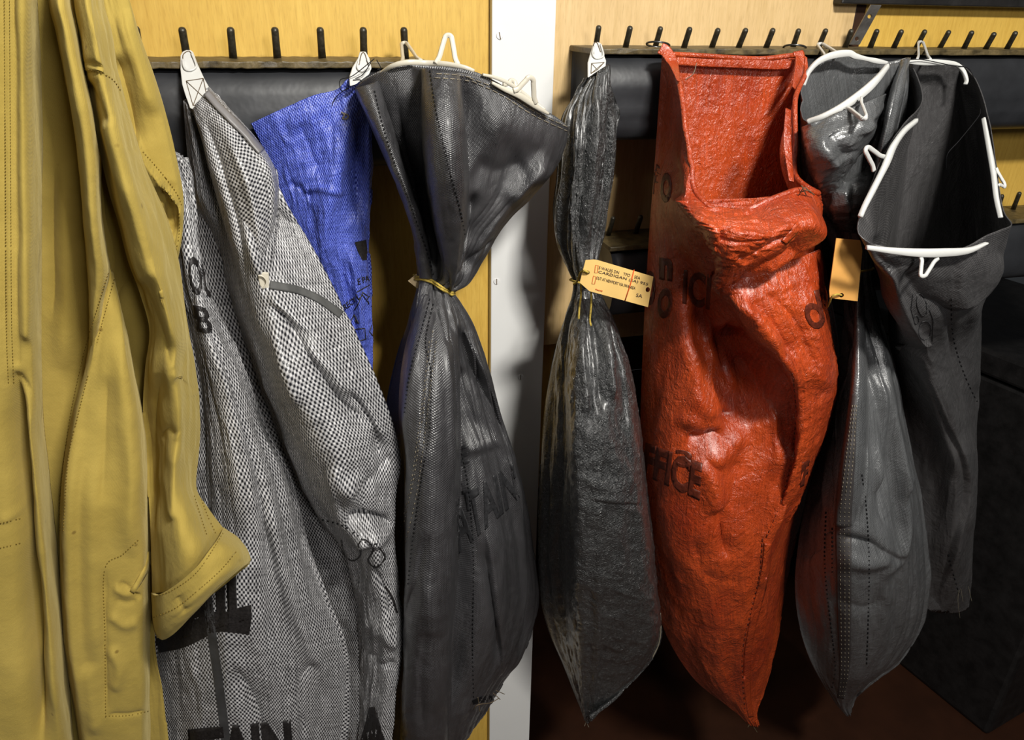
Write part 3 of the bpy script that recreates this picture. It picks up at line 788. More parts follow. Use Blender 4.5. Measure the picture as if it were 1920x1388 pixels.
# ---- blue sack
tC = thing('mail_sack', 'blue woven sack with printed recycling symbol, hung by a white clip from a peg', 'sack', tuple(P(680, 130, .07)), 'hanging mail sacks')
C = Cloth([
    [(470, 232, .052), (520, 208, .064), (580, 182, .068), (630, 168, .07), (650, 150, .072), (668, 146, .072), (690, 172, .055)],
    [(488, 268, .05), (530, 245, .066), (590, 220, .074), (640, 205, .072), (668, 190, .07), (684, 195, .062), (695, 215, .052)],
    [(512, 320, .05), (560, 300, .068), (610, 290, .076), (650, 275, .068), (680, 270, .06), (698, 290, .05)],
    [(530, 380, .05), (575, 370, .068), (615, 365, .074), (650, 360, .068), (680, 360, .06), (697, 370, .05)],
    [(545, 450, .048), (590, 445, .064), (625, 440, .07), (655, 440, .066), (678, 440, .06), (692, 445, .05)],
    [(565, 530, .046), (605, 530, .06), (640, 525, .068), (665, 520, .064), (685, 520, .06), (696, 525, .048)],
    [(600, 620, .044), (630, 620, .058), (655, 620, .064), (672, 615, .06), (688, 612, .056), (698, 615, .046)],
    [(620, 700, .044), (645, 700, .05), (665, 700, .055), (680, 695, .052), (690, 690, .05), (699, 690, .045)],
    [(640, 800, .044), (655, 800, .048), (668, 800, .05), (680, 795, .05), (690, 790, .05), (700, 790, .045)],
], nf=130, nb=36, nv=200, bk=.004, adj=lambda x, y, d, t: d+.014)
C.strokes([
    ('r', [(668, 180), (640, 280), (610, 400), (600, 520)], 18, .008),
    ('v', [(672, 190), (668, 300), (672, 420)], 12, .007),
    ('v', [(560, 230), (590, 300), (600, 330)], 20, .006),
    ('r', [(690, 230), (694, 330), (690, 430)], 8, .004),
    ('r', [(560, 362), (600, 352), (650, 362)], 6, .003),
    ('v', [(540, 340), (570, 360), (590, 372)], 8, .004),
    ('r', [(660, 460), (668, 540), (680, 640)], 8, .006),
    ('v', [(640, 480), (655, 560), (672, 640)], 8, .005),
], k=1.3)
C.crumple(.003, 12, 8, 31, False); C.crumple(.0018, 20, 16, 32, True, 3)
C.build('sack_body', M_WEAVEB, tC, W=.8, L=.75)
clip(tC, [(671, 110), (675, 97), (686, 97), (693, 110), (697, 128), (692, 140), (678, 150), (668, 158), (656, 162), (655, 145), (661, 126)], (.105), .0007, 160,
     [(672, 116), (670, 126), (676, 133), (688, 131), (693, 124), (689, 112)], None, [(673, 122), (678, 101), (684, 101), (690, 122)])
threads(tC, [[(655, 165, .094), (640, 170, .10), (638, 150, .10), (660, 143, .10), (690, 120, .10), (702, 110, .10)],
             [(660, 150, .094), (680, 140, .10), (695, 118, .10)], [(652, 165, .09), (632, 180, .09), (622, 200, .085), (632, 212, .085), (650, 205, .085)],
             [(660, 160, .095), (680, 165, .10), (676, 150, .10), (662, 150, .10)], [(706, 112, .10), (714, 128, .10), (708, 130, .10)]])
threads(tC, [[(640, 210, .09), (646, 216, .092), (642, 222, .092), (650, 223, .092), (653, 217, .092), (645, 212, .09)]], M_THREADY, .0009)
ribbon(C.bvh, [(676, 452), (680, 470), (684, 488)], [22, 18, 8], 'printed_block', M_INK, tC, thick=0)
lettering(C.bvh, 'E PAC', [(670, 523), (699, 513), (701, 524), (672, 535)], M_INK, tC, cell=3, bold=.01)
lettering(C.bvh, 'RECY', [(643, 572), (664, 556), (669, 565), (648, 582)], M_INK, tC, cell=3, bold=.01)
def inkline(bvh, pts, par, w=3, m=None, name='printed_symbol'):
    V = []; 
    q = []
    for a, b in zip(pts[:-1], pts[1:]):
        n = max(3, int(np.hypot(b[0]-a[0], b[1]-a[1])/3)); q += [(a[0]+(b[0]-a[0])*t, a[1]+(b[1]-a[1])*t) for t in np.linspace(0, 1, n)]
    tub = []
    run = []
    for p in q:
        h, dr = cast(bvh, *p)
        if h is None: continue
        run.append(h-dr*.0006)
    if len(run) < 2: return
    v, f = tube(run, w*.5*D/F*.8, 6); return v, f
sy = [inkline(C.bvh, l, tC, 2.4) for l in ([(669, 548), (697, 532)], [(668, 552), (672, 562), (680, 553), (692, 570), (688, 560), (697, 552)], [(664, 582), (672, 570), (680, 548), (690, 556)],
      [(660, 612), (656, 606), (664, 590), (672, 606), (668, 606), (666, 600)], [(660, 618), (684, 616), (686, 636), (664, 642), (660, 618)], [(697, 610), (693, 622), (699, 630)])]
v, f = join([x for x in sy if x]); link('printed_symbol', mesh_of(v, f), M_INK, tC)

# ---- charcoal sack D : fan top, tied neck, big body (centre)
tD = thing('mail_sack', 'large charcoal sack with fan-shaped top, ivory hanger bars and waist tied with yellow twine', 'sack', tuple(P(800, 120, .12)), 'hanging mail sacks')
Dc = Cloth([
    ([(664, 166, .105), (690, 146, .125), (725, 132, .14), (770, 124, .148), (800, 131, .165), (870, 138, .17), (935, 160, .165), (1000, 203, .15), (1045, 228, .13), (1069, 240, .10)],
     [(1069, 240, .10), (1040, 218, .085), (990, 190, .08), (930, 153, .08), (880, 131, .085), (800, 120, .09), (740, 122, .09), (690, 145, .09), (664, 166, .105)]),
    [(680, 205, .095), (710, 190, .13), (745, 180, .145), (783, 180, .15), (805, 188, .185), (868, 195, .19), (930, 222, .175), (1000, 258, .15), (1040, 272, .13), (1064, 268, .10)],
    [(704, 262, .085), (730, 255, .125), (760, 250, .14), (785, 255, .14), (808, 262, .19), (868, 265, .195), (925, 280, .165), (980, 298, .14), (1020, 310, .13), (1044, 314, .10)],
    [(738, 335, .08), (760, 335, .12), (782, 335, .13), (798, 340, .13), (820, 345, .185), (874, 350, .19), (905, 358, .15), (945, 365, .13), (980, 372, .11), (996, 372, .09)],
    [(765, 400, .08), (780, 405, .12), (798, 408, .12), (812, 415, .12), (835, 420, .175), (876, 425, .18), (890, 428, .14), (910, 432, .12), (928, 434, .11), (936, 432, .09)],
    [(776, 460, .08), (790, 465, .12), (805, 470, .12), (820, 475, .12), (840, 480, .16), (868, 482, .165), (878, 484, .13), (890, 485, .115), (900, 486, .11), (906, 484, .09)],
    [(782, 505, .085), (795, 508, .12), (808, 512, .12), (822, 518, .12), (838, 522, .14), (852, 526, .145), (862, 528, .125), (868, 530, .115), (874, 530, .11), (878, 530, .09)],
    [(784, 524, .09), (795, 526, .118), (806, 530, .12), (815, 534, .12), (824, 538, .13), (832, 541, .13), (838, 543, .12), (842, 545, .115), (845, 546, .11), (847, 547, .095)],
    [(780, 548, .09), (792, 548, .122), (806, 550, .13), (818, 552, .13), (828, 554, .13), (838, 557, .13), (844, 560, .12), (850, 563, .115), (854, 566, .11), (857, 570, .095)],
    [(768, 590, .085), (785, 590, .13), (805, 590, .15), (825, 592, .15), (842, 595, .145), (855, 598, .14), (866, 602, .13), (874, 606, .12), (880, 610, .11), (886, 614, .09)],
    [(744, 660, .075), (770, 658, .14), (800, 656, .17), (830, 656, .175), (852, 658, .16), (868, 660, .15), (882, 664, .14), (894, 668, .13), (903, 672, .11), (910, 676, .08)],
    [(722, 760, .07), (755, 755, .14), (790, 750, .18), (826, 750, .19), (856, 752, .165), (880, 755, .16), (900, 758, .15), (916, 760, .13), (926, 762, .11), (935, 764, .07)],
    [(712, 860, .065), (745, 855, .145), (785, 850, .19), (826, 850, .20), (858, 852, .175), (890, 855, .17), (920, 858, .155), (940, 860, .135), (953, 860, .11), (963, 860, .065)],
    [(706, 960, .06), (740, 955, .15), (780, 950, .195), (822, 950, .21), (856, 952, .185), (895, 955, .18), (930, 955, .165), (955, 955, .14), (975, 955, .11), (988, 955, .06)],
    [(702, 1060, .06), (738, 1055, .15), (778, 1050, .20), (820, 1050, .21), (854, 1052, .19), (895, 1055, .185), (935, 1055, .17), (962, 1055, .145), (985, 1052, .11), (1003, 1050, .06)],
    [(702, 1150, .06), (738, 1150, .145), (776, 1150, .19), (818, 1150, .205), (850, 1152, .19), (893, 1155, .185), (932, 1155, .17), (960, 1150, .14), (985, 1142, .11), (1010, 1135, .06)],
    [(706, 1250, .06), (740, 1250, .13), (776, 1255, .175), (816, 1258, .19), (846, 1262, .18), (885, 1262, .17), (915, 1255, .15), (940, 1245, .13), (960, 1235, .10), (985, 1222, .06)],
    [(712, 1350, .06), (745, 1350, .11), (776, 1352, .15), (812, 1352, .165), (840, 1352, .16), (870, 1345, .15), (892, 1335, .13), (908, 1320, .11), (922, 1300, .09), (945, 1280, .06)],
    [(730, 1460, .055), (755, 1460, .08), (776, 1460, .10), (806, 1450, .11), (830, 1430, .11), (850, 1415, .105), (870, 1395, .10), (885, 1375, .09), (895, 1358, .08), (910, 1340, .06)],
], nf=210, nb=50, nv=380, bk=.02, adj=lambda x, y, d, t: (min(d, .155) if .3 < t < .66 and y < 500 else d) if y < 640 or t > .25 else (.064 if t < .05 else (.085 if t < .15 else min(d, .16))))
Dc.pleats([(0, .0005), (.1, .002), (.22, .005), (.3, .006), (.345, .006), (.40, .009), (.5, .007), (.7, .003), (1, .002)], (9, 14, 19), 7, .25, .9)
Dc.strokes([
    ('v', [(700, 160), (735, 260), (775, 370), (800, 470)], 10, .010),
    ('v', [(745, 180), (770, 290), (795, 400), (815, 500)], 12, .012),
    ('r', [(690, 180), (722, 280), (762, 400), (785, 500)], 12, .010),
    ('v', [(890, 300), (930, 320), (985, 300)], 26, .006),
    ('r', [(1040, 312), (980, 345), (920, 420), (880, 500)], 14, .008),
    ('v', [(890, 360), (885, 430), (860, 510)], 10, .014),
    ('v', [(835, 545), (890, 480), (930, 440)], 6, .006),
    ('r', [(1030, 300), (1000, 318), (950, 380)], 20, .006),
    # below the knot
    ('s', [(856, 1400), (856, 1200), (861, 1000), (862, 820), (858, 680), (828, 562)], 34, .0, 4),
    ('s', [(838, 560), (860, 640), (864, 760), (864, 900), (858, 1050), (850, 1200), (842, 1400)], 30, -.018, 4),
    ('r', [(822, 560), (838, 620), (850, 720), (852, 900), (846, 1100)], 9, .008),
    ('v', [(822, 575), (812, 660), (800, 760), (795, 860)], 12, .010),
    ('r', [(800, 560), (775, 640), (758, 760), (755, 900)], 14, .009),
    ('v', [(800, 1010), (780, 1090), (760, 1160), (755, 1250)], 12, .008),
    ('v', [(866, 610), (890, 700), (935, 790), (960, 870)], 10, .012),
    ('r', [(850, 590), (890, 660), (930, 750), (965, 880), (985, 1000)], 9, .008),
    ('v', [(868, 700), (890, 790), (905, 830)], 12, .012),
    ('s', [(905, 980), (920, 1080), (935, 1200), (940, 1280)], 26, .006, 4),
    ('v', [(905, 1020), (925, 1130), (938, 1250)], 8, .007),
    ('s', [(960, 840), (980, 960), (988, 1060), (984, 1150), (966, 1240)], 26, -.016, 4),
    ('v', [(768, 1150), (760, 1250), (770, 1350)], 10, .007),
    ('r', [(870, 860), (930, 830), (960, 850)], 10, .004),
], k=1.5)
Dc.blur(1)
Dc.crumple(.0025, 10, 8, 41, False); Dc.crumple(.0016, 16, 16, 42, True, 3)
Dc.build('sack_body', M_GREY, tD, W=1.0, L=1.3)
D1 = layer('front_fold', M_GREY, tD, [(789, 128), (789, 190), (790, 250), (796, 330), (806, 400), (822, 465), (836, 512), (842, 545)],
           [(866, 138), (872, 200), (877, 280), (879, 350), (876, 415), (866, 475), (856, 520), (848, 546)], [.20, .235, .25, .25, .235, .205, .17, .13], [.15, .155, .155, .15, .14, .13, .125, .11], W=.28, L=.55, bias=.3,
           strokes=[('v', [(820, 250), (828, 350), (845, 470)], 8, .004), ('r', [(812, 160), (812, 250), (822, 380)], 12, .004)], crum=.002, pw=.45)
D2 = layer('side_fold', M_GREY, tD, [(664, 168), (698, 245), (738, 338), (768, 410), (778, 475), (784, 522)], [(712, 150), (738, 245), (768, 340), (795, 420), (808, 480), (812, 525)],
           [.145, .18, .185, .18, .16, .13], [.105, .115, .12, .12, .115, .10], W=.2, L=.5, crum=.002, pw=.5, seed=8)
D3 = layer('front_panel', M_GREY, tD, [(790, 552), (762, 640), (746, 740), (757, 860), (756, 980), (754, 1100), (754, 1220), (750, 1330), (750, 1450)],
           [(824, 556), (846, 620), (858, 700), (862, 820), (861, 950), (858, 1080), (853, 1200), (847, 1310), (840, 1440)], [.13, .20, .228, .24, .245, .245, .235, .215, .16], [.115, .115, .112, .11, .11, .11, .11, .11, .10],
           W=.4, L=.95, nf=110, nv=260, crum=.0025, pw=.5, seed=12, fine=.0012,
           strokes=[('v', [(822, 575), (812, 660), (800, 760), (795, 860)], 12, .012), ('r', [(800, 580), (775, 660), (758, 760), (752, 900)], 14, .009), ('r', [(835, 600), (846, 720), (848, 900)], 9, .007),
                    ('v', [(805, 1000), (785, 1080), (765, 1160), (755, 1250)], 12, .012), ('r', [(760, 1080), (800, 1120), (820, 1200)], 20, .006), ('v', [(800, 1180), (790, 1280), (795, 1380)], 12, .008)])
Dc.bvh = [D1.bvh, D2.bvh, D3.bvh, Dc.bvh]
band('hanger_bar', [(712, 139, .128), (735, 124, .146), (765, 117, .152), (800, 118, .150), (835, 120, .16), (870, 126, .17), (888, 133, .17)], [5, 7, 9, 9, 9, 8, 6], .005, M_PLASTIC, tD, n=60)
band('hanger_bar', [(922, 155, .172), (945, 167, .170), (975, 180, .166), (1005, 200, .158), (1027, 213, .150)], [5, 9, 11, 9, 5], .005, M_PLASTIC, tD, n=50)
band('hanger_bar', [(905, 140, .088), (930, 146, .085), (960, 160, .083), (1000, 190, .083), (1022, 206, .086)], [5, 7, 8, 7, 5], .004, M_PLASTIC, tD, n=50)
hook_loop(tD, (756, 119, .15), (757, 80, .01), (786, 114, .15), 5.5)
hook_loop(tD, (820, 119, .157), (841, 66, .152), (856, 122, .162), 6.5)
hook_loop(tD, (966, 172, .170), (996, 146, .170), (1002, 192, .162), 6.5)
hook_loop(tD, (946, 160, .084), (962, 151, .080), (973, 172, .084), 6)
merge_lines('stitching', Dc.bvh, [[(806, 132), (816, 200), (832, 270), (846, 330), (862, 390), (872, 440)], [(702, 170), (716, 230), (742, 310), (775, 400), (800, 470), (812, 515)]], M_THREADB, tD, 2.0, (5, 3))
merge_lines('stitching', Dc.bvh, [[(806, 560), (790, 620), (768, 700), (757, 780)], [(812, 570), (798, 640), (808, 700), (806, 800), (790, 900), (775, 1000), (764, 1100)],
                               [(866, 850), (880, 930), (888, 1050), (886, 1200), (888, 1310)]], M_THREADB, tD, 2.0, (5, 3))
merge_lines('hem_stitching', Dc.bvh, [[(885, 152), (940, 178), (1000, 216), (1066, 247)], [(880, 146), (935, 168), (1000, 208), (1068, 240)], [(818, 138), (850, 140), (882, 145)], [(815, 146), (850, 148), (880, 152)]], M_THREADY, tD, 1.3, (12, 2))
merge_lines('seam_stitching', Dc.bvh, [[(812, 620), (802, 700), (790, 800), (775, 900), (752, 1010), (745, 1100)], [(818, 640), (808, 720), (796, 820), (782, 920), (760, 1020)], [(805, 640), (796, 720), (783, 820), (768, 920), (745, 1010)]], M_THREADY, tD, 1.1, (5, 4))
lettering(Dc.bvh, 'ATAIN', [(842, 945), (962, 868), (975, 935), (860, 1040)], M_INKG, tD, cell=4, bold=.03)
lettering(Dc.bvh, 'T', [(862, 922), (886, 915), (892, 955), (866, 962)], M_INKG, tD, cell=4)
lettering(Dc.bvh, 'E', [(862, 838), (876, 834), (880, 868), (864, 874)], M_INKG, tD, cell=4)
threads(tD, [[(888, 1330, .16), (896, 1322, .165), (920, 1318, .155), (935, 1310, .15)], [(925, 1300, .15), (938, 1312, .15)], [(930, 1295, .15), (946, 1302, .14)], [(896, 1308, .165), (900, 1335, .16)]], M_THREAD, .0006, 'frayed_edge')
ribbon(Dc.bvh, [(886, 1318), (905, 1312), (930, 1308)], [8, 12, 7], 'torn_patch', M_THREADB, tD, thick=0)

# twine and half hidden tag at the waist of D
tT = thing('luggage_tag', 'small cream tag corner poking out beside the twine on the fan-topped charcoal sack', 'tag', tuple(P(785, 525, .13)), 'sack tags')
plate('card', [(765, 527), (781, 514), (786, 519), (786, 542), (781, 540)], .105, .0008, simple('cream_card', (.72, .55, .32), .8, .2, var=.05), tT, 0)
wr = []
for (x, y) in ((780, 524), (792, 524), (803, 527), (812, 531), (822, 538), (832, 545), (842, 550), (848, 553)):
    h, dr = cast(Dc.bvh, x, y); wr.append((h-dr*.003) if h is not None else P(x, y, .11))
wr = [np.array([p[0], min(p[1], -.10), p[2]]) for p in wr]
bk_ = [P(850, 548, .07), P(815, 530, .055), P(778, 520, .07)]
ringp = resample(np.array(wr+bk_+[wr[0]]), 90)[:-1]
v1 = tube(ringp, .0016, 7, closed=True); v2 = tube(ringp+np.array([0, -.0005, .003]), .0014, 7, closed=True)
v, f = join([v1, v2]); link('twine', mesh_of(v, f), M_TWINE, tT)

# ---- shiny dark sack E with the written tag
tE = thing('mail_sack', 'dark crinkled sack hung by one white clip, tied at the waist beside a buff tag', 'sack', tuple(P(1118, 110, .08)), 'hanging mail sacks')
E = Cloth([
    [(1094, 150, .07), (1105, 148, .082), (1120, 142, .088), (1132, 130, .088), (1141, 120, .07)],
    [(1076, 178, .066), (1090, 182, .09), (1110, 180, .10), (1130, 172, .10), (1143, 160, .07)],
    [(1052, 220, .06), (1070, 225, .09), (1095, 225, .11), (1125, 220, .11), (1143, 200, .07), (1158, 198, .055)],
    [(1046, 270, .06), (1065, 275, .09), (1092, 275, .12), (1125, 275, .115), (1145, 262, .08), (1157, 255, .055)],
    [(1043, 330, .058), (1062, 335, .09), (1088, 335, .12), (1115, 335, .115), (1138, 330, .08), (1149, 325, .055)],
    [(1036, 395, .058), (1056, 400, .09), (1082, 400, .12), (1108, 400, .11), (1128, 395, .08), (1139, 390, .055)],
    [(1044, 450, .062), (1060, 455, .09), (1082, 455, .115), (1102, 452, .105), (1118, 450, .08), (1127, 445, .06)],
    [(1066, 500, .07), (1076, 503, .09), (1088, 505, .11), (1098, 503, .105), (1108, 500, .09), (1115, 496, .07)],
    [(1078, 526, .075), (1084, 528, .09), (1092, 530, .105), (1098, 530, .105), (1105, 528, .09), (1110, 525, .075)],
    [(1074, 560, .075), (1082, 562, .10), (1094, 563, .115), (1106, 563, .115), (1118, 562, .10), (1128, 560, .075)],
    [(1050, 620, .065), (1068, 622, .11), (1090, 624, .135), (1115, 624, .14), (1140, 622, .12), (1158, 618, .075)],
    [(1032, 690, .055), (1060, 692, .11), (1084, 694, .155), (1120, 694, .16), (1155, 690, .13), (1180, 684, .075)],
    [(1020, 770, .05), (1056, 772, .11), (1080, 774, .165), (1122, 774, .175), (1165, 770, .145), (1194, 764, .08)],
    [(1013, 860, .048), (1052, 862, .11), (1078, 864, .17), (1128, 864, .185), (1178, 860, .155), (1206, 855, .085)],
    [(1009, 950, .046), (1050, 955, .11), (1076, 958, .17), (1132, 958, .19), (1188, 955, .16), (1219, 950, .088)],
    [(1009, 1050, .046), (1050, 1055, .11), (1078, 1058, .165), (1135, 1058, .185), (1195, 1055, .16), (1229, 1050, .09)],
    [(1014, 1130, .046), (1052, 1138, .10), (1080, 1142, .155), (1138, 1142, .17), (1200, 1140, .15), (1235, 1135, .09)],
    [(1030, 1190, .046), (1058, 1200, .09), (1084, 1210, .135), (1138, 1212, .15), (1200, 1206, .135), (1240, 1196, .09)],
    [(1056, 1250, .05), (1072, 1262, .08), (1092, 1272, .11), (1130, 1270, .12), (1180, 1258, .11), (1216, 1248, .085)],
    [(1082, 1315, .055), (1088, 1320, .07), (1098, 1325, .085), (1116, 1320, .09), (1138, 1310, .085), (1155, 1308, .075)],
    [(1097, 1348, .062), (1099, 1352, .066), (1101, 1355, .07), (1103, 1354, .07), (1105, 1350, .068), (1107, 1345, .065)],
], nf=170, nb=44, nv=380, bk=.02, adj=lambda x, y, d, t: max(d, .105) if t == 1 and y > 650 else d)
E.pleats([(0, .006), (.1, .007), (.3, .008), (.37, .003), (.41, .003), (.46, .007), (.55, .009), (.68, .004), (.8, .002), (1, .001)], (8, 12, 17), 9, .3, .9)
E.strokes([
    ('v', [(1108, 200), (1104, 300), (1092, 400), (1092, 500)], 8, .014),
    ('v', [(1140, 190), (1140, 300), (1120, 420), (1108, 500)], 6, .010),
    ('r', [(1075, 200), (1068, 300), (1062, 400), (1084, 500)], 12, .008),
    ('r', [(1085, 560), (1088, 640), (1096, 760)], 9, .009),
    ('v', [(1108, 560), (1122, 640), (1128, 760)], 8, .010),
    ('r', [(1118, 560), (1140, 640), (1150, 740)], 9, .009),
    ('v', [(1140, 600), (1162, 680), (1172, 780)], 7, .009),
    ('r', [(1080, 700), (1076, 900), (1078, 1100), (1092, 1280)], 10, .006),
    ('s', [(1082, 1330), (1076, 1200), (1070, 1000), (1070, 800), (1078, 650)], 20, .0, 4),
    ('r', [(1124, 900), (1125, 1050), (1122, 1200), (1108, 1330)], 6, .004),
], k=1.2)
E.crumple(.003, 14, 9, 51, False); E.crumple(.0028, 26, 20, 52, True, 4)
E.build('sack_body', M_GREYS, tE, W=.9, L=1.3)
clip(tE, [(1111, 90), (1114, 80), (1121, 79), (1127, 81), (1131, 98), (1137, 114), (1136, 124), (1120, 134), (1103, 146), (1103, 118), (1107, 104)], .10, .0008, 140,
     [(1113, 88), (1111, 102), (1117, 109), (1126, 108), (1131, 103), (1126, 84)], [(1109, 119), (1133, 117), (1120, 131), (1108, 138)], [(1113, 102), (1113, 84), (1119, 80), (1126, 98)])
E1 = layer('front_panel', M_GREYS, tE, [(1080, 560), (1072, 650), (1066, 760), (1066, 900), (1068, 1050), (1074, 1180), (1086, 1290), (1098, 1350)],
           [(1122, 562), (1164, 640), (1188, 720), (1203, 820), (1216, 940), (1227, 1050), (1235, 1130), (1238, 1192), (1214, 1244), (1156, 1300), (1106, 1350)], [.13, .18, .205, .222, .23, .225, .21, .175, .12, .08], [.115, .125, .13, .13, .13, .125, .115, .10, .085, .075],
           n=16, W=.4, L=.95, nf=130, nv=320, crum=.003, pw=.33, seed=41, bias=-.2, fine=.0032,
           strokes=[('r', [(1090, 570), (1090, 660), (1100, 780)], 8, .010), ('v', [(1110, 570), (1124, 650), (1130, 780)], 7, .014), ('r', [(1124, 575), (1142, 660), (1152, 760)], 8, .010), ('v', [(1140, 600), (1164, 690), (1176, 800)], 6, .012),
                    ('v', [(1098, 580), (1108, 680), (1114, 800)], 5, .008), ('s', [(1100, 938), (1150, 942), (1206, 945)], 30, .005, 4), ('r', [(1120, 1000), (1122, 1150), (1112, 1300)], 6, .004)])
E.bvh = [E1.bvh, E.bvh]
threads(tE, [[(1238, 1150, .106), (1239, 1180, .108), (1235, 1208, .106), (1222, 1236, .104)]], M_THREADY, .0011, 'stitching')
threads(tE, [[(1098, 1350, .066), (1102, 1360, .066), (1104, 1364, .066)], [(1100, 1350, .068), (1096, 1362, .07)]], M_THREADY, .0006)

tG = thing('luggage_tag', 'buff cardboard tag typed CARDIGAN (SA) 955 with a vertical red line', 'tag', tuple(P(1090, 512, .16)), 'sack tags')
TD, TT, TY = .195, .0, 530
card = plate('card', [(1098, 488), (1114, 487), (1121, 488), (1225, 519), (1215, 576), (1105, 546), (1087, 530)], TD, .0008, M_TAG, tG, 0, holes=(circ(1101.5, 511.5, 4.2), circ(1214.7, 543.4, 4.2, ry=4.8)))
FL = lambda x, y: tuple(P(x, y, TD+.0006))
def rowq(x0, y0, x1, y1, h):
    L = math.hypot(x1-x0, y1-y0); nx, ny = -(y1-y0)/L*h, (x1-x0)/L*h
    return [(x0, y0), (x1, y1), (x1+nx, y1+ny), (x0+nx, y0+ny)]
lettering(None, 'S WALES DN    TPO    SEA', rowq(1124, 499, 1201, 519, 5.5), M_INKB, card, 'typed_text', flat=FL, bold=-.012)
lettering(None, 'CARDIGAN (SA) 955', rowq(1123, 507, 1216, 531, 6.5), M_INKB, card, 'typed_text', flat=FL, bold=-.006)
lettering(None, 'OUT AT NEWPORT VIA SWANSEA', rowq(1119, 518, 1192, 538, 5.5), M_INKB, card, 'typed_text', flat=FL, bold=-.012)
lettering(None, 'SA', rowq(1194, 550, 1205, 552.5, 6.5), M_INKB, card, 'typed_text', flat=FL, bold=-.006)
lettering(None, 'P6643', rowq(1117, 541.5, 1130, 545, 2.6), M_INKO, card, 'printed_number', flat=FL, bold=0)
def flatline(name, pts, w, m, par, closed=False):
    q = [P(x, y, TD+.0008) for x, y in pts]
    v, f = tube(q, 1, 6, closed=closed, square=(w*.41*D/F, .0002)); return link(name, mesh_of(v, f), m, par)
flatline('red_line', [(1189, 506), (1182, 534), (1172, 564)], 2.2, M_INKO, card)
flatline('printed_box', [(1117, 497), (1122, 498), (1120, 512), (1115, 511)], .9, M_INKO, card, True)
flatline('printed_box', [(1113, 517), (1118, 519), (1115, 533), (1110, 532)], .9, M_INKO, card, True)
def string(par, lst, rad=.0013, name='twine'):
    parts = []
    for l in lst:
        q = resample(PA(np.array(l, float)), 60); k = np.arange(60)
        parts.append(tube(q+np.stack([np.sin(k*1.3), 0*k, np.cos(k*1.3)], 1)*rad*.35, rad*.75, 6)); parts.append(tube(q-np.stack([np.sin(k*1.3), 0*k, np.cos(k*1.3)], 1)*rad*.35, rad*.75, 6))
    v, f = join(parts); return link(name, mesh_of(v, f), M_TWINE, par)
string(tG, [[(1101, 513, .193), (1098, 510, .198), (1090, 510, .19), (1086, 518, .17), (1082, 528, .15), (1076, 533, .13), (1078, 528, .11)],
            [(1103, 511, .198), (1095, 508, .199), (1088, 512, .18), (1084, 524, .155)],
            [(1089, 533, .165), (1089, 555, .165), (1086, 580, .165), (1085, 598, .165)], [(1109, 545, .18), (1108, 575, .175), (1106, 600, .172), (1108, 611, .172)]])
wr = []
for (x, y) in ((1074, 527), (1082, 529), (1090, 531), (1098, 531), (1106, 529), (1112, 525)):
    wr.append(P(x, y, .128 if 1078 < x < 1108 else .10))
ringp = resample(np.array(wr+[P(1114, 524, .06), P(1094, 520, .045), P(1070, 524, .06), wr[0]]), 70)[:-1]
v, f = tube(ringp, .0015, 7, closed=True); link('twine', mesh_of(v, f), M_TWINE, tG)

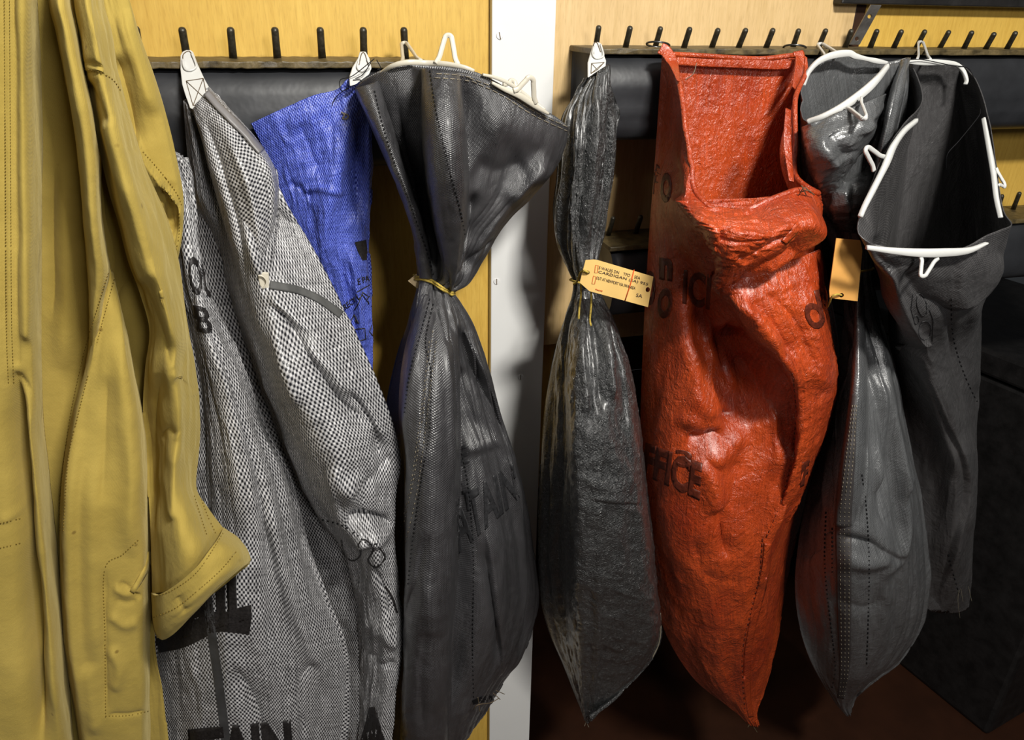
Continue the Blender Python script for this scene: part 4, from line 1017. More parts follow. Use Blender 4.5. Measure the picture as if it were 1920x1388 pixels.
# ---- red sack
tR = thing('mail_sack', 'red plastic mail sack hanging open from two steel rings, with faded black print', 'sack', tuple(P(1375, 100, .10)), 'hanging mail sacks')
R_ = Cloth([
    ([(1240, 98, .066), (1258, 120, .085), (1272, 160, .12), (1282, 220, .15), (1292, 290, .18), (1300, 345, .205), (1318, 378, .225), (1350, 390, .24), (1395, 390, .25), (1445, 372, .255), (1495, 358, .25), (1532, 364, .235),
      (1500, 345, .205), (1486, 320, .18), (1488, 260, .15), (1492, 190, .12), (1507, 140, .085), (1506, 104, .066)],
     [(1506, 104, .066), (1485, 104, .064), (1430, 110, .062), (1370, 108, .062), (1310, 104, .062), (1262, 102, .064), (1240, 98, .066)]),
    ([(1234, 180, .058), (1246, 210, .075), (1258, 250, .11), (1266, 300, .14), (1268, 345, .17), (1268, 380, .20), (1290, 405, .235), (1340, 425, .265), (1400, 430, .28), (1460, 415, .28), (1510, 400, .265), (1540, 398, .235),
      (1512, 385, .20), (1480, 360, .17), (1462, 300, .14), (1478, 250, .10), (1488, 210, .075), (1488, 180, .058)],
     [(1488, 180, .054), (1470, 190, .045), (1420, 190, .042), (1370, 190, .042), (1320, 190, .042), (1270, 185, .045), (1234, 180, .054)]),
    ([(1228, 290, .052), (1232, 320, .07), (1240, 350, .10), (1248, 385, .13), (1258, 420, .155), (1275, 450, .18), (1310, 470, .215), (1350, 485, .245), (1400, 482, .26), (1455, 465, .255), (1500, 448, .235), (1530, 435, .20),
      (1525, 425, .17), (1515, 410, .14), (1492, 380, .11), (1490, 350, .09), (1490, 320, .07), (1490, 300, .055)],
     [(1490, 300, .05), (1470, 300, .038), (1420, 300, .034), (1370, 300, .034), (1320, 300, .034), (1270, 295, .038), (1228, 290, .05)]),
    [(1218, 420, .05), (1222, 440, .08), (1235, 470, .11), (1255, 495, .135), (1280, 515, .15), (1310, 530, .165), (1335, 545, .20), (1370, 545, .225), (1410, 535, .23), (1450, 520, .22), (1490, 505, .20), (1515, 490, .17), (1528, 475, .14), (1535, 465, .11), (1535, 455, .08), (1532, 445, .05)],
    [(1209, 560, .048), (1222, 565, .09), (1250, 575, .13), (1285, 590, .15), (1320, 605, .155), (1350, 615, .18), (1385, 610, .205), (1420, 605, .21), (1460, 595, .20), (1500, 585, .17), (1530, 570, .13), (1548, 555, .08), (1553, 540, .05)],
    [(1203, 690, .046), (1218, 695, .10), (1250, 700, .14), (1290, 710, .165), (1325, 720, .16), (1360, 725, .155), (1400, 720, .17), (1440, 715, .20), (1480, 710, .215), (1520, 700, .18), (1555, 690, .12), (1573, 680, .06)],
    [(1200, 800, .046), (1216, 805, .10), (1250, 810, .15), (1290, 818, .175), (1330, 825, .185), (1370, 830, .18), (1410, 828, .185), (1450, 820, .205), (1480, 815, .22), (1515, 805, .18), (1535, 795, .12), (1552, 785, .06)],
    [(1203, 910, .046), (1220, 915, .10), (1255, 920, .15), (1295, 925, .18), (1335, 930, .195), (1375, 930, .195), (1410, 925, .20), (1445, 920, .205), (1475, 915, .205), (1500, 905, .16), (1510, 895, .11), (1518, 885, .06)],
    [(1212, 1010, .046), (1230, 1015, .10), (1262, 1020, .15), (1300, 1025, .18), (1340, 1030, .195), (1380, 1030, .20), (1410, 1025, .20), (1435, 1020, .20), (1458, 1012, .18), (1475, 1005, .14), (1488, 1000, .10), (1496, 995, .06)],
    [(1226, 1110, .046), (1245, 1115, .09), (1275, 1120, .13), (1310, 1125, .16), (1345, 1128, .175), (1380, 1128, .18), (1405, 1125, .18), (1428, 1120, .17), (1445, 1115, .15), (1458, 1110, .12), (1467, 1105, .09), (1473, 1100, .06)],
    [(1250, 1195, .046), (1266, 1200, .08), (1290, 1205, .11), (1318, 1210, .135), (1348, 1212, .15), (1378, 1212, .155), (1400, 1210, .15), (1420, 1205, .14), (1436, 1202, .125), (1448, 1200, .10), (1455, 1196, .08), (1460, 1190, .058)],
    [(1302, 1275, .048), (1315, 1278, .07), (1332, 1282, .09), (1350, 1285, .105), (1368, 1286, .11), (1386, 1285, .11), (1400, 1284, .105), (1412, 1282, .10), (1422, 1280, .09), (1430, 1278, .08), (1436, 1276, .07), (1440, 1272, .058)],
    [(1372, 1330, .052), (1378, 1332, .062), (1384, 1334, .07), (1390, 1336, .075), (1396, 1337, .078), (1401, 1337, .078), (1406, 1336, .076), (1410, 1335, .074), (1413, 1334, .07), (1416, 1333, .066), (1418, 1332, .062), (1420, 1330, .056)],
    [(1402, 1356, .06), (1405, 1358, .062), (1408, 1360, .064), (1411, 1361, .066), (1414, 1362, .066), (1416, 1362, .066), (1418, 1362, .065), (1420, 1362, .064), (1421, 1362, .063), (1422, 1361, .062), (1422, 1361, .061), (1423, 1360, .06)],
], nf=240, nb=60, nv=420, bk=.01, adj=lambda x, y, d, t: min(d, .08) if t > .88 and y > 600 else d)
R_.strokes([
    # collar that sags below the front rim and its lower edge
    ('r', [(1330, 430), (1400, 420), (1480, 405), (1530, 390)], 26, .012),
    ('s', [(1345, 540), (1395, 512), (1430, 492), (1500, 445), (1540, 398)], 40, .030, 5),
    ('s', [(1262, 385), (1290, 425), (1318, 455), (1340, 480), (1335, 505)], 46, .026, 5),
    ('v', [(1345, 470), (1362, 450), (1350, 435)], 10, .012),
    ('v', [(1440, 440), (1480, 470), (1500, 450)], 12, .006),
    ('v', [(1332, 510), (1370, 520), (1420, 505)], 10, .022),
    ('r', [(1335, 545), (1360, 550), (1375, 542)], 8, .014),
    ('v', [(1345, 555), (1365, 560), (1385, 550)], 8, .010),
    ('r', [(1395, 610), (1425, 700), (1435, 800)], 42, -.045),
    ('r', [(1375, 545), (1410, 590), (1450, 630), (1480, 680), (1490, 740)], 18, .016),
    ('s', [(1385, 620), (1420, 640), (1425, 655)], 16, .012, 4),
    ('v', [(1370, 610), (1400, 628), (1424, 650)], 10, .014),
    ('v', [(1330, 560), (1345, 600), (1370, 660), (1372, 730)], 24, .024),
    ('r', [(1255, 480), (1262, 560), (1280, 650), (1300, 740), (1340, 790)], 22, .012),
    ('s', [(1352, 770), (1338, 740), (1332, 700), (1340, 640)], 50, .016, 5),
    ('r', [(1270, 770), (1310, 795), (1352, 768)], 16, .008),
    ('v', [(1345, 800), (1320, 825), (1290, 815)], 16, .014),
    ('v', [(1358, 770), (1356, 790)], 10, .012),
    ('s', [(1480, 680), (1490, 760), (1488, 840), (1470, 920)], 60, .016, 5),
    ('r', [(1478, 660), (1489, 740), (1488, 830), (1470, 920), (1440, 1010)], 8, .010),
    ('v', [(1430, 680), (1470, 760), (1478, 860)], 20, .022),
    ('r', [(1540, 640), (1572, 720), (1560, 800)], 16, .008),
    ('r', [(1300, 860), (1330, 900), (1350, 960)], 18, .012),
    ('r', [(1330, 870), (1370, 830), (1380, 800)], 18, .010),
    ('v', [(1345, 950), (1352, 970), (1365, 1050)], 14, .012),
    ('v', [(1380, 860), (1375, 920), (1360, 960)], 14, .006),
    ('r', [(1450, 900), (1440, 1000), (1420, 1100)], 14, .006),
    ('s', [(1440, 1010), (1425, 1100), (1395, 1200), (1392, 1340)], 30, -.008, 4),
    ('v', [(1300, 1000), (1330, 1080), (1400, 1090)], 20, .006),
    ('r', [(1262, 300), (1268, 350), (1266, 375)], 8, .008),
    ('v', [(1250, 300), (1250, 380), (1240, 420)], 8, .008),
    ('r', [(1290, 300), (1275, 350), (1270, 375)], 12, .008),
], k=1.15)
R_.blur(1)
R_.crumple(.005, 9, 7, 61, False, 3); R_.crumple([(0, .0012), (.3, .003), (.7, .0035), (1, .002)], 13, 12, 62, True, 4)
R_.build('sack_body', M_RED, tR, W=1.1, L=1.15, solid=.0012)
R1 = layer('collar_fold', M_RED, tR, [(1266, 378), (1272, 392), (1290, 408), (1312, 436), (1330, 465), (1340, 500), (1338, 542)],
           [(1538, 366), (1545, 388), (1538, 412), (1506, 446), (1450, 482), (1400, 512), (1366, 536)], [.258, .30, .315, .315, .305, .285, .25], [.225, .235, .245, .245, .24, .24, .235], W=.5, L=.25, nf=130, nv=110, sag=[20, 10, 0], crum=.0035, pw=.5, seed=17, fine=.0025,
           strokes=[('v', [(1345, 470), (1362, 450), (1352, 430)], 9, .014), ('r', [(1360, 430), (1430, 432), (1500, 405)], 14, .008), ('v', [(1400, 402), (1470, 400), (1520, 385)], 9, .005), ('v', [(1370, 490), (1420, 475), (1480, 440)], 8, .007), ('r', [(1300, 395), (1330, 420), (1345, 450)], 10, .006)])
R2 = layer('front_fold', M_RED, tR, [(1336, 536), (1362, 572), (1384, 612), (1424, 648), (1466, 696), (1489, 760), (1490, 830), (1478, 900), (1456, 970), (1440, 1010)],
           [(1536, 470), (1546, 540), (1556, 600), (1566, 660), (1572, 715), (1562, 770), (1544, 820), (1526, 865), (1506, 920), (1485, 970)], [.245, .262, .265, .262, .258, .25, .245, .235, .215, .18], [.20, .195, .185, .175, .165, .16, .155, .15, .15, .15],
           W=.35, L=.5, nf=110, nv=200, crum=.003, pw=.33, seed=19, fine=.002, bias=-.35,
           strokes=[('r', [(1372, 560), (1420, 600), (1462, 660), (1495, 740)], 14, .010), ('v', [(1400, 560), (1450, 610), (1490, 680)], 12, .008), ('v', [(1350, 556), (1372, 560), (1390, 552)], 6, .010), ('r', [(1500, 540), (1530, 640), (1550, 740)], 18, .006), ('v', [(1420, 540), (1490, 600), (1530, 700)], 9, .006)])
R_.bvh = [R1.bvh, R2.bvh, R_.bvh]
# hemmed rim : rolled tube of the same plastic along the open mouth
rim = R_.G[0]; v, f = tube(np.concatenate([rim[::3]])+np.array([0, -.0005, 0]), .0032, 8, closed=True)
link('rolled_hem', mesh_of(v, f), M_RED, tR)
def strap(name, pts, wpx, m, par, thick=.0016):
    return band(name, pts, wpx, thick, m, par, n=50)
strap('hem_band', [(1268, 114, .076), (1330, 118, .076), (1400, 120, .076), (1450, 122, .076), (1484, 121, .076)], [14, 15, 16, 18, 17], M_RED, tR)
strap('ring_tab', [(1238, 90, .078), (1250, 98, .082), (1262, 120, .095), (1272, 152, .125)], [22, 24, 20, 8], M_RED, tR)
strap('ring_tab', [(1496, 96, .078), (1500, 110, .084), (1497, 135, .098), (1488, 165, .115)], [24, 26, 22, 10], M_RED, tR)
strap('hem_band', [(1478, 205, .16), (1476, 250, .178), (1478, 290, .19), (1484, 340, .215)], [14, 17, 17, 12], M_RED, tR)
ribbon(R_.bvh, [(1514, 372), (1508, 400), (1492, 430), (1470, 455)], [16, 14, 13, 12], 'seam_tape', M_RED, tR, lift=.002, thick=.0012)
ribbon(R_.bvh, [(1440, 1020), (1437, 1060), (1428, 1105), (1412, 1170), (1402, 1230), (1402, 1300), (1408, 1345)], [14, 16, 15, 13, 13, 12, 9], 'seam_tape', M_RED, tR, lift=.002, thick=.0012)
merge_lines('stitching', R_.bvh, [[(1430, 1010), (1424, 1080), (1405, 1160), (1392, 1230), (1396, 1330)], [(1486, 700), (1492, 780), (1484, 860), (1462, 950), (1436, 1010)]], M_INKR, tR, 1.8, (7, 3))
merge_lines('stitching', R_.bvh, [[(1446, 1030), (1440, 1070), (1428, 1120)], [(1502, 398), (1486, 430), (1468, 452)]], simple('pale_red_thread', (.8, .18, .12), .6), tR, 1.2, (6, 3))
for q in ([(1206, 90, .064), (1222, 70, .058), (1240, 72, .058), (1254, 84, .07), (1250, 94, .086), (1230, 92, .084)],
          [(1471, 86, .064), (1480, 80, .056), (1494, 80, .056), (1507, 90, .07), (1504, 98, .088), (1484, 100, .086)]):
    cx_, cy_ = np.mean([p[0] for p in q]), np.mean([p[1] for p in q])
    c = P(cx_, cy_, .012); V = []
    rr = .0145; pts = [c+np.array([rr*math.cos(a), rr*.95*math.sin(a), rr*.25*math.cos(a+2.2)]) for a in np.linspace(0, 2*math.pi, 41)[:-1]]
    v, f = tube(pts, .0013, 8, closed=True, up=(0, 0, 1)); link('ring', mesh_of(v, f), M_RING, tR)
L_ = lambda t, q, b=.05, m=M_INKR: lettering(R_.bvh, t, q, m, tR, cell=5, bold=b)
L_('OFFICE', [(1172, 815), (1318, 868), (1312, 940), (1162, 872)])
L_('n', [(1236, 482), (1262, 486), (1260, 528), (1236, 524)])
L_('O', [(1236, 538), (1264, 542), (1257, 600), (1230, 595)])
L_('O', [(1210, 505), (1230, 510), (1228, 576), (1208, 570)])
L_('ICI', [(1282, 505), (1334, 515), (1330, 582), (1280, 570)], .03)
L_('P', [(1222, 305), (1240, 310), (1236, 368), (1220, 362)])
L_('O', [(1242, 318), (1262, 330), (1256, 385), (1236, 375)])
L_('O', [(1502, 570), (1538, 566), (1552, 612), (1520, 622)])
L_('R', [(1526, 545), (1550, 540), (1560, 590), (1540, 600)])
L_('3', [(1266, 842), (1300, 848), (1296, 880), (1268, 874)], .03)
L_('F', [(1504, 868), (1524, 860), (1518, 905), (1500, 915)])
L_('8', [(1310, 322), (1330, 350), (1342, 385), (1322, 380)], .04)
threads(tR, [[(1498, 366, .262), (1508, 352, .27), (1520, 362, .262)], [(1502, 360, .262), (1515, 357, .268), (1527, 366, .26)], [(1503, 348, .26), (1512, 366, .262)]], M_THREAD, .0006)
threads(tR, [[(1402, 1350, .066), (1412, 1362, .066), (1420, 1374, .066)], [(1410, 1352, .066), (1402, 1364, .066)]], M_THREAD, .0007)
threads(tR, [[(1285, 150, .09), (1300, 138, .095), (1306, 118, .09)]], M_THREADY, .0005)

# ---- grey sack F (right of the red one)
tF = thing('mail_sack', 'shiny grey sack right of the red one, with a full pointed belly', 'sack', tuple(P(1590, 110, .10)), 'hanging mail sacks')
Fc_ = Cloth([
    ([(1500, 175, .085), (1505, 210, .12), (1520, 235, .16), (1560, 220, .175), (1600, 195, .175), (1640, 155, .165), (1666, 124, .14), (1690, 118, .115), (1704, 108, .085)],
     [(1704, 106, .08), (1665, 116, .075), (1620, 106, .07), (1590, 100, .07), (1560, 103, .07), (1530, 120, .07), (1510, 148, .075), (1500, 175, .085)]),
    [(1499, 240, .07), (1510, 258, .12), (1534, 270, .16), (1570, 262, .17), (1610, 245, .165), (1640, 220, .155), (1662, 200, .14), (1685, 190, .12), (1704, 180, .08)],
    [(1498, 310, .06), (1512, 322, .12), (1532, 330, .15), (1570, 325, .165), (1605, 312, .16), (1632, 295, .15), (1652, 280, .13), (1672, 265, .11), (1690, 255, .075)],
    [(1510, 375, .06), (1526, 385, .11), (1545, 385, .135), (1575, 380, .15), (1600, 372, .145), (1622, 362, .14), (1640, 352, .12), (1655, 342, .10), (1668, 335, .07)],
    [(1535, 430, .06), (1550, 435, .09), (1568, 435, .11), (1585, 432, .125), (1602, 430, .125), (1616, 425, .12), (1630, 420, .10), (1640, 415, .08), (1650, 410, .06)],
    [(1565, 480, .07), (1575, 482, .09), (1587, 483, .11), (1598, 483, .12), (1608, 483, .12), (1616, 482, .12), (1624, 481, .10), (1630, 480, .085), (1636, 479, .07)],
    [(1578, 520, .08), (1587, 522, .10), (1596, 523, .12), (1604, 523, .13), (1611, 523, .13), (1617, 522, .125), (1622, 521, .11), (1628, 520, .095), (1633, 519, .08)],
    [(1582, 575, .08), (1593, 577, .12), (1603, 578, .14), (1612, 578, .15), (1620, 578, .15), (1627, 577, .14), (1634, 576, .12), (1640, 575, .10), (1645, 573, .08)],
    [(1574, 650, .075), (1590, 653, .14), (1604, 655, .165), (1618, 656, .175), (1632, 656, .175), (1644, 654, .165), (1654, 652, .14), (1662, 650, .11), (1668, 648, .08)],
    [(1560, 740, .075), (1580, 745, .15), (1600, 748, .185), (1622, 750, .20), (1642, 750, .20), (1658, 748, .185), (1672, 745, .155), (1682, 740, .12), (1688, 736, .08)],
    [(1534, 840, .075), (1560, 845, .16), (1590, 850, .205), (1618, 852, .225), (1645, 852, .225), (1668, 850, .205), (1686, 845, .17), (1699, 840, .13), (1706, 834, .08)],
    [(1508, 940, .075), (1538, 948, .165), (1574, 955, .22), (1612, 958, .24), (1650, 958, .24), (1680, 954, .22), (1704, 948, .18), (1720, 940, .13), (1729, 932, .08)],
    [(1492, 1030, .075), (1524, 1040, .16), (1564, 1048, .22), (1608, 1052, .245), (1652, 1052, .245), (1688, 1048, .22), (1714, 1040, .18), (1732, 1030, .13), (1741, 1022, .08)],
    [(1487, 1100, .075), (1520, 1112, .15), (1562, 1120, .205), (1606, 1125, .23), (1650, 1125, .23), (1690, 1120, .205), (1717, 1112, .17), (1736, 1102, .13), (1745, 1094, .08)],
    [(1496, 1170, .07), (1525, 1185, .13), (1564, 1195, .175), (1604, 1200, .20), (1646, 1198, .20), (1682, 1192, .18), (1708, 1184, .15), (1724, 1176, .115), (1734, 1168, .08)],
    [(1520, 1240, .07), (1542, 1252, .11), (1570, 1262, .14), (1602, 1266, .16), (1634, 1262, .16), (1658, 1254, .145), (1676, 1246, .12), (1688, 1240, .10), (1698, 1228, .075)],
    [(1552, 1298, .068), (1562, 1304, .085), (1575, 1308, .10), (1588, 1309, .11), (1600, 1305, .11), (1610, 1298, .105), (1618, 1292, .095), (1624, 1288, .085), (1628, 1280, .072)],
    [(1568, 1322, .068), (1573, 1325, .075), (1579, 1328, .082), (1585, 1329, .086), (1591, 1326, .086), (1597, 1320, .084), (1601, 1316, .08), (1604, 1312, .075), (1606, 1306, .07)],
    [(1584, 1340, .07), (1586, 1342, .072), (1588, 1344, .075), (1590, 1345, .077), (1592, 1344, .077), (1594, 1341, .076), (1596, 1336, .075), (1597, 1330, .073), (1598, 1326, .071)],
], nf=200, nb=50, nv=400, bk=.006, adj=lambda x, y, d, t: max(d, .11) if y > 640 and y < 1290 else d)
Fc_.pleats([(0, .004), (.15, .008), (.28, .006), (.33, .003), (.38, .004), (.45, .008), (.55, .010), (.7, .005), (.8, .003), (1, .001)], (7, 10, 15), 13, .2, .9)
Fc_.strokes([
    ('v', [(1676, 150), (1660, 220), (1640, 300), (1630, 380)], 9, .012),
    ('r', [(1692, 130), (1672, 220), (1652, 300)], 10, .010),
    ('s', [(1612, 560), (1606, 680), (1582, 800), (1565, 960)], 30, -.012, 4),
    ('r', [(1600, 580), (1580, 720), (1540, 860), (1512, 960)], 11, .012),
    ('v', [(1612, 600), (1590, 760), (1560, 880), (1550, 1000)], 10, .012),
    ('r', [(1616, 600), (1616, 760), (1612, 900), (1590, 980)], 10, .012),
    ('r', [(1640, 640), (1662, 760), (1690, 900), (1695, 980), (1680, 1050), (1640, 1090)], 10, .013),
    ('v', [(1628, 640), (1650, 780), (1660, 900), (1650, 1000)], 12, .014),
    ('v', [(1580, 1010), (1600, 1012), (1640, 1018)], 9, .008),
    ('r', [(1570, 1040), (1620, 1055), (1670, 1040)], 14, .008),
    ('s', [(1690, 940), (1692, 820), (1672, 700), (1648, 600)], 22, .012, 4),
    ('s', [(1540, 980), (1560, 860), (1590, 700), (1600, 600)], 18, .012, 4),
    ('r', [(1645, 700), (1655, 820), (1650, 930)], 8, .009),
    ('s', [(1510, 1032), (1560, 1000), (1620, 1010), (1680, 1040), (1700, 980)], 50, .006, 8),
    ('v', [(1560, 1120), (1620, 1140), (1660, 1120)], 12, .004),
    ('r', [(1502, 1040), (1530, 1020), (1550, 1010)], 12, .008),
], k=1.4)
Fc_.blur(1)
Fc_.crumple(.003, 9, 8, 71, False, 3); Fc_.crumple(.0018, 14, 14, 72, True, 3)
Fc_.build('sack_body', M_GREY8, tF, W=.95, L=1.3)
F1 = layer('side_fold', M_GREY8, tF, [(1690, 112), (1672, 160), (1656, 220), (1640, 300), (1632, 380), (1618, 440)], [(1706, 108), (1700, 160), (1688, 215), (1672, 285), (1658, 350), (1636, 440)],
           [.13, .18, .195, .185, .17, .13], [.11, .12, .12, .12, .12, .11], W=.15, L=.4, crum=.0015, pw=.5, seed=23, strokes=[('v', [(1696, 125), (1678, 220), (1652, 320)], 4, .008)])
F2 = layer('front_fold', M_GREY8, tF, [(1603, 520), (1600, 600), (1596, 700), (1584, 800), (1570, 900), (1562, 985)], [(1616, 520), (1622, 600), (1628, 700), (1628, 800), (1624, 900), (1618, 985)],
           [.145, .19, .225, .248, .258, .245], [.12, .15, .18, .20, .21, .22], W=.16, L=.45, crum=.001, pw=.5, seed=24)
F3 = layer('hanging_lobe', M_GREY8, tF, [(1503, 238), (1504, 270), (1510, 305), (1524, 340), (1548, 372)], [(1662, 176), (1652, 220), (1636, 262), (1604, 300), (1566, 368)],
           [.20, .225, .225, .205, .155], [.155, .15, .145, .14, .13], W=.3, L=.25, nf=90, nv=100, crum=.004, pw=.5, seed=26, strokes=[('r', [(1530, 250), (1545, 290), (1575, 320)], 14, .008), ('v', [(1560, 250), (1585, 285), (1600, 290)], 12, .008), ('r', [(1600, 220), (1625, 240), (1640, 225)], 12, .006)])
F4 = layer('hanging_lobe', M_GREY8, tF, [(1548, 330), (1550, 365), (1556, 400), (1572, 435)], [(1640, 300), (1642, 345), (1634, 390), (1606, 438)],
           [.14, .175, .175, .14], [.125, .125, .12, .12], W=.2, L=.2, nf=70, nv=80, crum=.003, pw=.55, seed=27, strokes=[('r', [(1575, 320), (1580, 370), (1592, 410)], 10, .008), ('v', [(1600, 320), (1604, 370), (1600, 410)], 7, .008)])
Fc_.bvh = [F1.bvh, F2.bvh, F3.bvh, F4.bvh, Fc_.bvh]
band('hanger_bar', [(1506, 160, .088), (1516, 135, .088), (1535, 115, .09), (1560, 104, .092), (1590, 100, .092), (1605, 106, .092), (1640, 114, .09), (1662, 118, .086)], [8, 10, 13, 15, 13, 9, 11, 7], .005, M_PLASTICW, tF, n=80)
band('hanger_bar', [(1514, 229, .172), (1545, 218, .185), (1585, 197, .19), (1620, 172, .185), (1645, 148, .175), (1664, 124, .155)], [11, 13, 17, 17, 13, 10], .005, M_PLASTICW, tF, n=80)
hook_loop(tF, (1549, 108, .092), (1536, 82, .0), (1576, 103, .092), 5.5, m=M_PLASTICW)
hook_loop(tF, (1590, 202, .196), (1622, 222, .245), (1613, 186, .196), 6.5, m=M_PLASTICW)
merge_lines('stitching', Fc_.bvh, [[(1548, 960), (1546, 1060), (1556, 1160), (1566, 1250), (1560, 1290)], [(1616, 890), (1625, 960), (1630, 1060), (1628, 1160), (1625, 1250)], [(1560, 990), (1560, 1080)]], M_THREADB, tF, 2.0, (5, 3))
ribbon(Fc_.bvh, [(1602, 740), (1592, 850), (1582, 960), (1582, 1060), (1583, 1160), (1584, 1250), (1576, 1310)], [10, 22, 30, 30, 28, 24, 12], 'seam_tape', simple('brown_grey_tape', (.050, .045, .045), .5, .6), tF, lift=.0015, thick=.001)
merge_lines('seam_stitching', Fc_.bvh, [[(1602+o_, 760), (1593+o_*1.6, 860), (1584+o_*2, 960), (1584+o_*2, 1100), (1584+o_*1.6, 1250), (1578+o_, 1310)] for o_ in (-4, 0, 4)], M_THREADY, tF, 1.1, (5, 3), lift=.0030)

# ---- dull grey sack H with a wide square mouth (far right)
tH = thing('mail_sack', 'dull grey sack at the far right gaping wide with white hanger bars around its mouth', 'sack', tuple(P(1760, 110, .10)), 'hanging mail sacks')
Hc = Cloth([
    ([(1702, 112, .074), (1722, 150, .11), (1728, 195, .15), (1690, 240, .19), (1652, 300, .225), (1622, 370, .255), (1608, 415, .275), (1618, 452, .295), (1680, 466, .305), (1745, 472, .305), (1800, 466, .30), (1850, 440, .29), (1899, 420, .275),
      (1884, 395, .25), (1874, 340, .22), (1862, 270, .18), (1846, 200, .14), (1828, 150, .105), (1805, 122, .078)],
     [(1805, 122, .074), (1780, 120, .070), (1755, 116, .070), (1730, 112, .070), (1702, 112, .074)]),
    ([(1698, 170, .06), (1712, 200, .085), (1712, 240, .11), (1690, 290, .15), (1668, 340, .19), (1645, 400, .225), (1640, 440, .255), (1645, 500, .285), (1690, 520, .30), (1745, 525, .30), (1800, 520, .29), (1845, 500, .27), (1880, 478, .24),
      (1876, 430, .21), (1866, 370, .18), (1856, 310, .14), (1842, 250, .10), (1828, 200, .075), (1806, 190, .06)],
     [(1806, 190, .052), (1780, 190, .045), (1755, 190, .045), (1728, 185, .045), (1698, 170, .055)]),
    ([(1698, 300, .05), (1690, 340, .08), (1680, 380, .11), (1665, 430, .15), (1655, 480, .185), (1650, 530, .215), (1655, 565, .24), (1675, 585, .26), (1710, 595, .265), (1745, 595, .265), (1785, 590, .255), (1820, 575, .235), (1850, 548, .20),
      (1856, 500, .16), (1856, 450, .12), (1850, 400, .09), (1842, 350, .07), (1832, 320, .055), (1818, 310, .05)],
     [(1818, 310, .045), (1790, 310, .036), (1760, 310, .034), (1730, 310, .036), (1698, 300, .045)]),
    ([(1665, 560, .045), (1666, 600, .09), (1674, 625, .13), (1685, 645, .165), (1702, 655, .19), (1722, 660, .205), (1745, 660, .205), (1770, 655, .195), (1795, 645, .17), (1815, 630, .14), (1830, 610, .11), (1837, 590, .08), (1838, 570, .048)]),
    [(1672, 680, .044), (1680, 695, .075), (1692, 705, .10), (1708, 712, .13), (1726, 716, .16), (1745, 718, .175), (1765, 716, .175), (1785, 712, .16), (1803, 706, .135), (1818, 698, .11), (1830, 690, .085), (1838, 680, .05)],
    [(1684, 800, .044), (1700, 808, .065), (1718, 814, .08), (1740, 818, .10), (1765, 820, .13), (1785, 820, .145), (1800, 818, .14), (1812, 812, .12), (1823, 806, .095), (1832, 800, .052)],
    [(1696, 920, .044), (1715, 928, .06), (1735, 934, .075), (1755, 936, .09), (1775, 938, .11), (1792, 938, .125), (1804, 934, .12), (1814, 928, .10), (1821, 922, .08), (1826, 915, .05)],
    [(1705, 1020, .044), (1722, 1028, .06), (1740, 1034, .07), (1758, 1036, .085), (1776, 1036, .10), (1792, 1036, .11), (1803, 1032, .105), (1812, 1028, .09), (1818, 1022, .075), (1823, 1015, .05)],
    [(1715, 1095, .044), (1730, 1102, .055), (1746, 1106, .065), (1762, 1108, .075), (1778, 1108, .085), (1792, 1108, .09), (1802, 1105, .085), (1810, 1102, .075), (1816, 1098, .065), (1821, 1092, .05)],
    [(1738, 1142, .045), (1748, 1146, .048), (1760, 1149, .05), (1772, 1150, .052), (1784, 1150, .053), (1794, 1149, .053), (1802, 1147, .052), (1808, 1144, .051), (1812, 1141, .05), (1816, 1138, .047)],
], nf=220, nb=44, nv=380, bk=.006)
Hc.strokes([
    ('s', [(1755, 560), (1790, 580), (1840, 555), (1885, 480)], 40, .010, 6),
    ('v', [(1700, 500), (1740, 560), (1800, 570)], 26, .010),
    ('r', [(1650, 490), (1672, 560), (1700, 620), (1735, 655)], 16, .012),
    ('v', [(1690, 652), (1712, 664), (1735, 655)], 8, .018),
    ('r', [(1712, 645), (1728, 645), (1742, 638)], 6, .010),
    ('s', [(1715, 650), (1745, 740), (1795, 850), (1802, 940), (1775, 1050), (1752, 1130)], 30, .010, 5),
    ('v', [(1725, 680), (1765, 760), (1795, 850)], 14, .006),
    ('r', [(1720, 690), (1755, 800), (1790, 900)], 16, .008),
    ('r', [(1830, 560), (1820, 640), (1830, 740)], 12, .006),
    ('v', [(1780, 590), (1795, 700), (1820, 780)], 10, .006),
    ('r', [(1815, 800), (1815, 900), (1808, 1000)], 8, .005),
    ('v', [(1640, 440), (1660, 490), (1690, 500)], 12, .006),
], k=1.3)
Hc.blur(1)
Hc.crumple(.003, 9, 7, 81, False, 3); Hc.crumple(.0014, 15, 14, 82, True, 3)
Hc.build('sack_body', M_GREY9, tH, W=1.1, L=1.2)
def rimpath(p): return p
band('hanger_bar', [(1702, 116, .092), (1725, 117, .094), (1760, 117, .095), (1790, 120, .095), (1805, 132, .098), (1812, 150, .105), (1810, 158, .108)], [7, 12, 13, 11, 9, 8, 5], .005, M_PLASTICW, tH, n=70)
band('hanger_bar', [(1718, 226, .178), (1695, 246, .20), (1675, 275, .222), (1660, 310, .24), (1640, 350, .258), (1622, 385, .272), (1613, 406, .28)], [9, 11, 12, 17, 12, 11, 8], .005, M_PLASTICW, tH, n=80)
band('hanger_bar', [(1625, 464, .311), (1670, 470, .316), (1720, 474, .318), (1765, 474, .318), (1815, 470, .314), (1850, 456, .306)], [8, 12, 16, 16, 12, 4], .005, M_PLASTICW, tH, n=80)
band('hanger_bar', [(1844, 222, .158), (1853, 270, .185), (1862, 320, .212), (1868, 370, .24), (1876, 408, .262)], [5, 9, 12, 10, 7], .005, M_PLASTICW, tH, n=70)
hook_loop(tH, (1722, 112, .094), (1726, 78, .0), (1742, 112, .094), 5.0, m=M_PLASTICW)
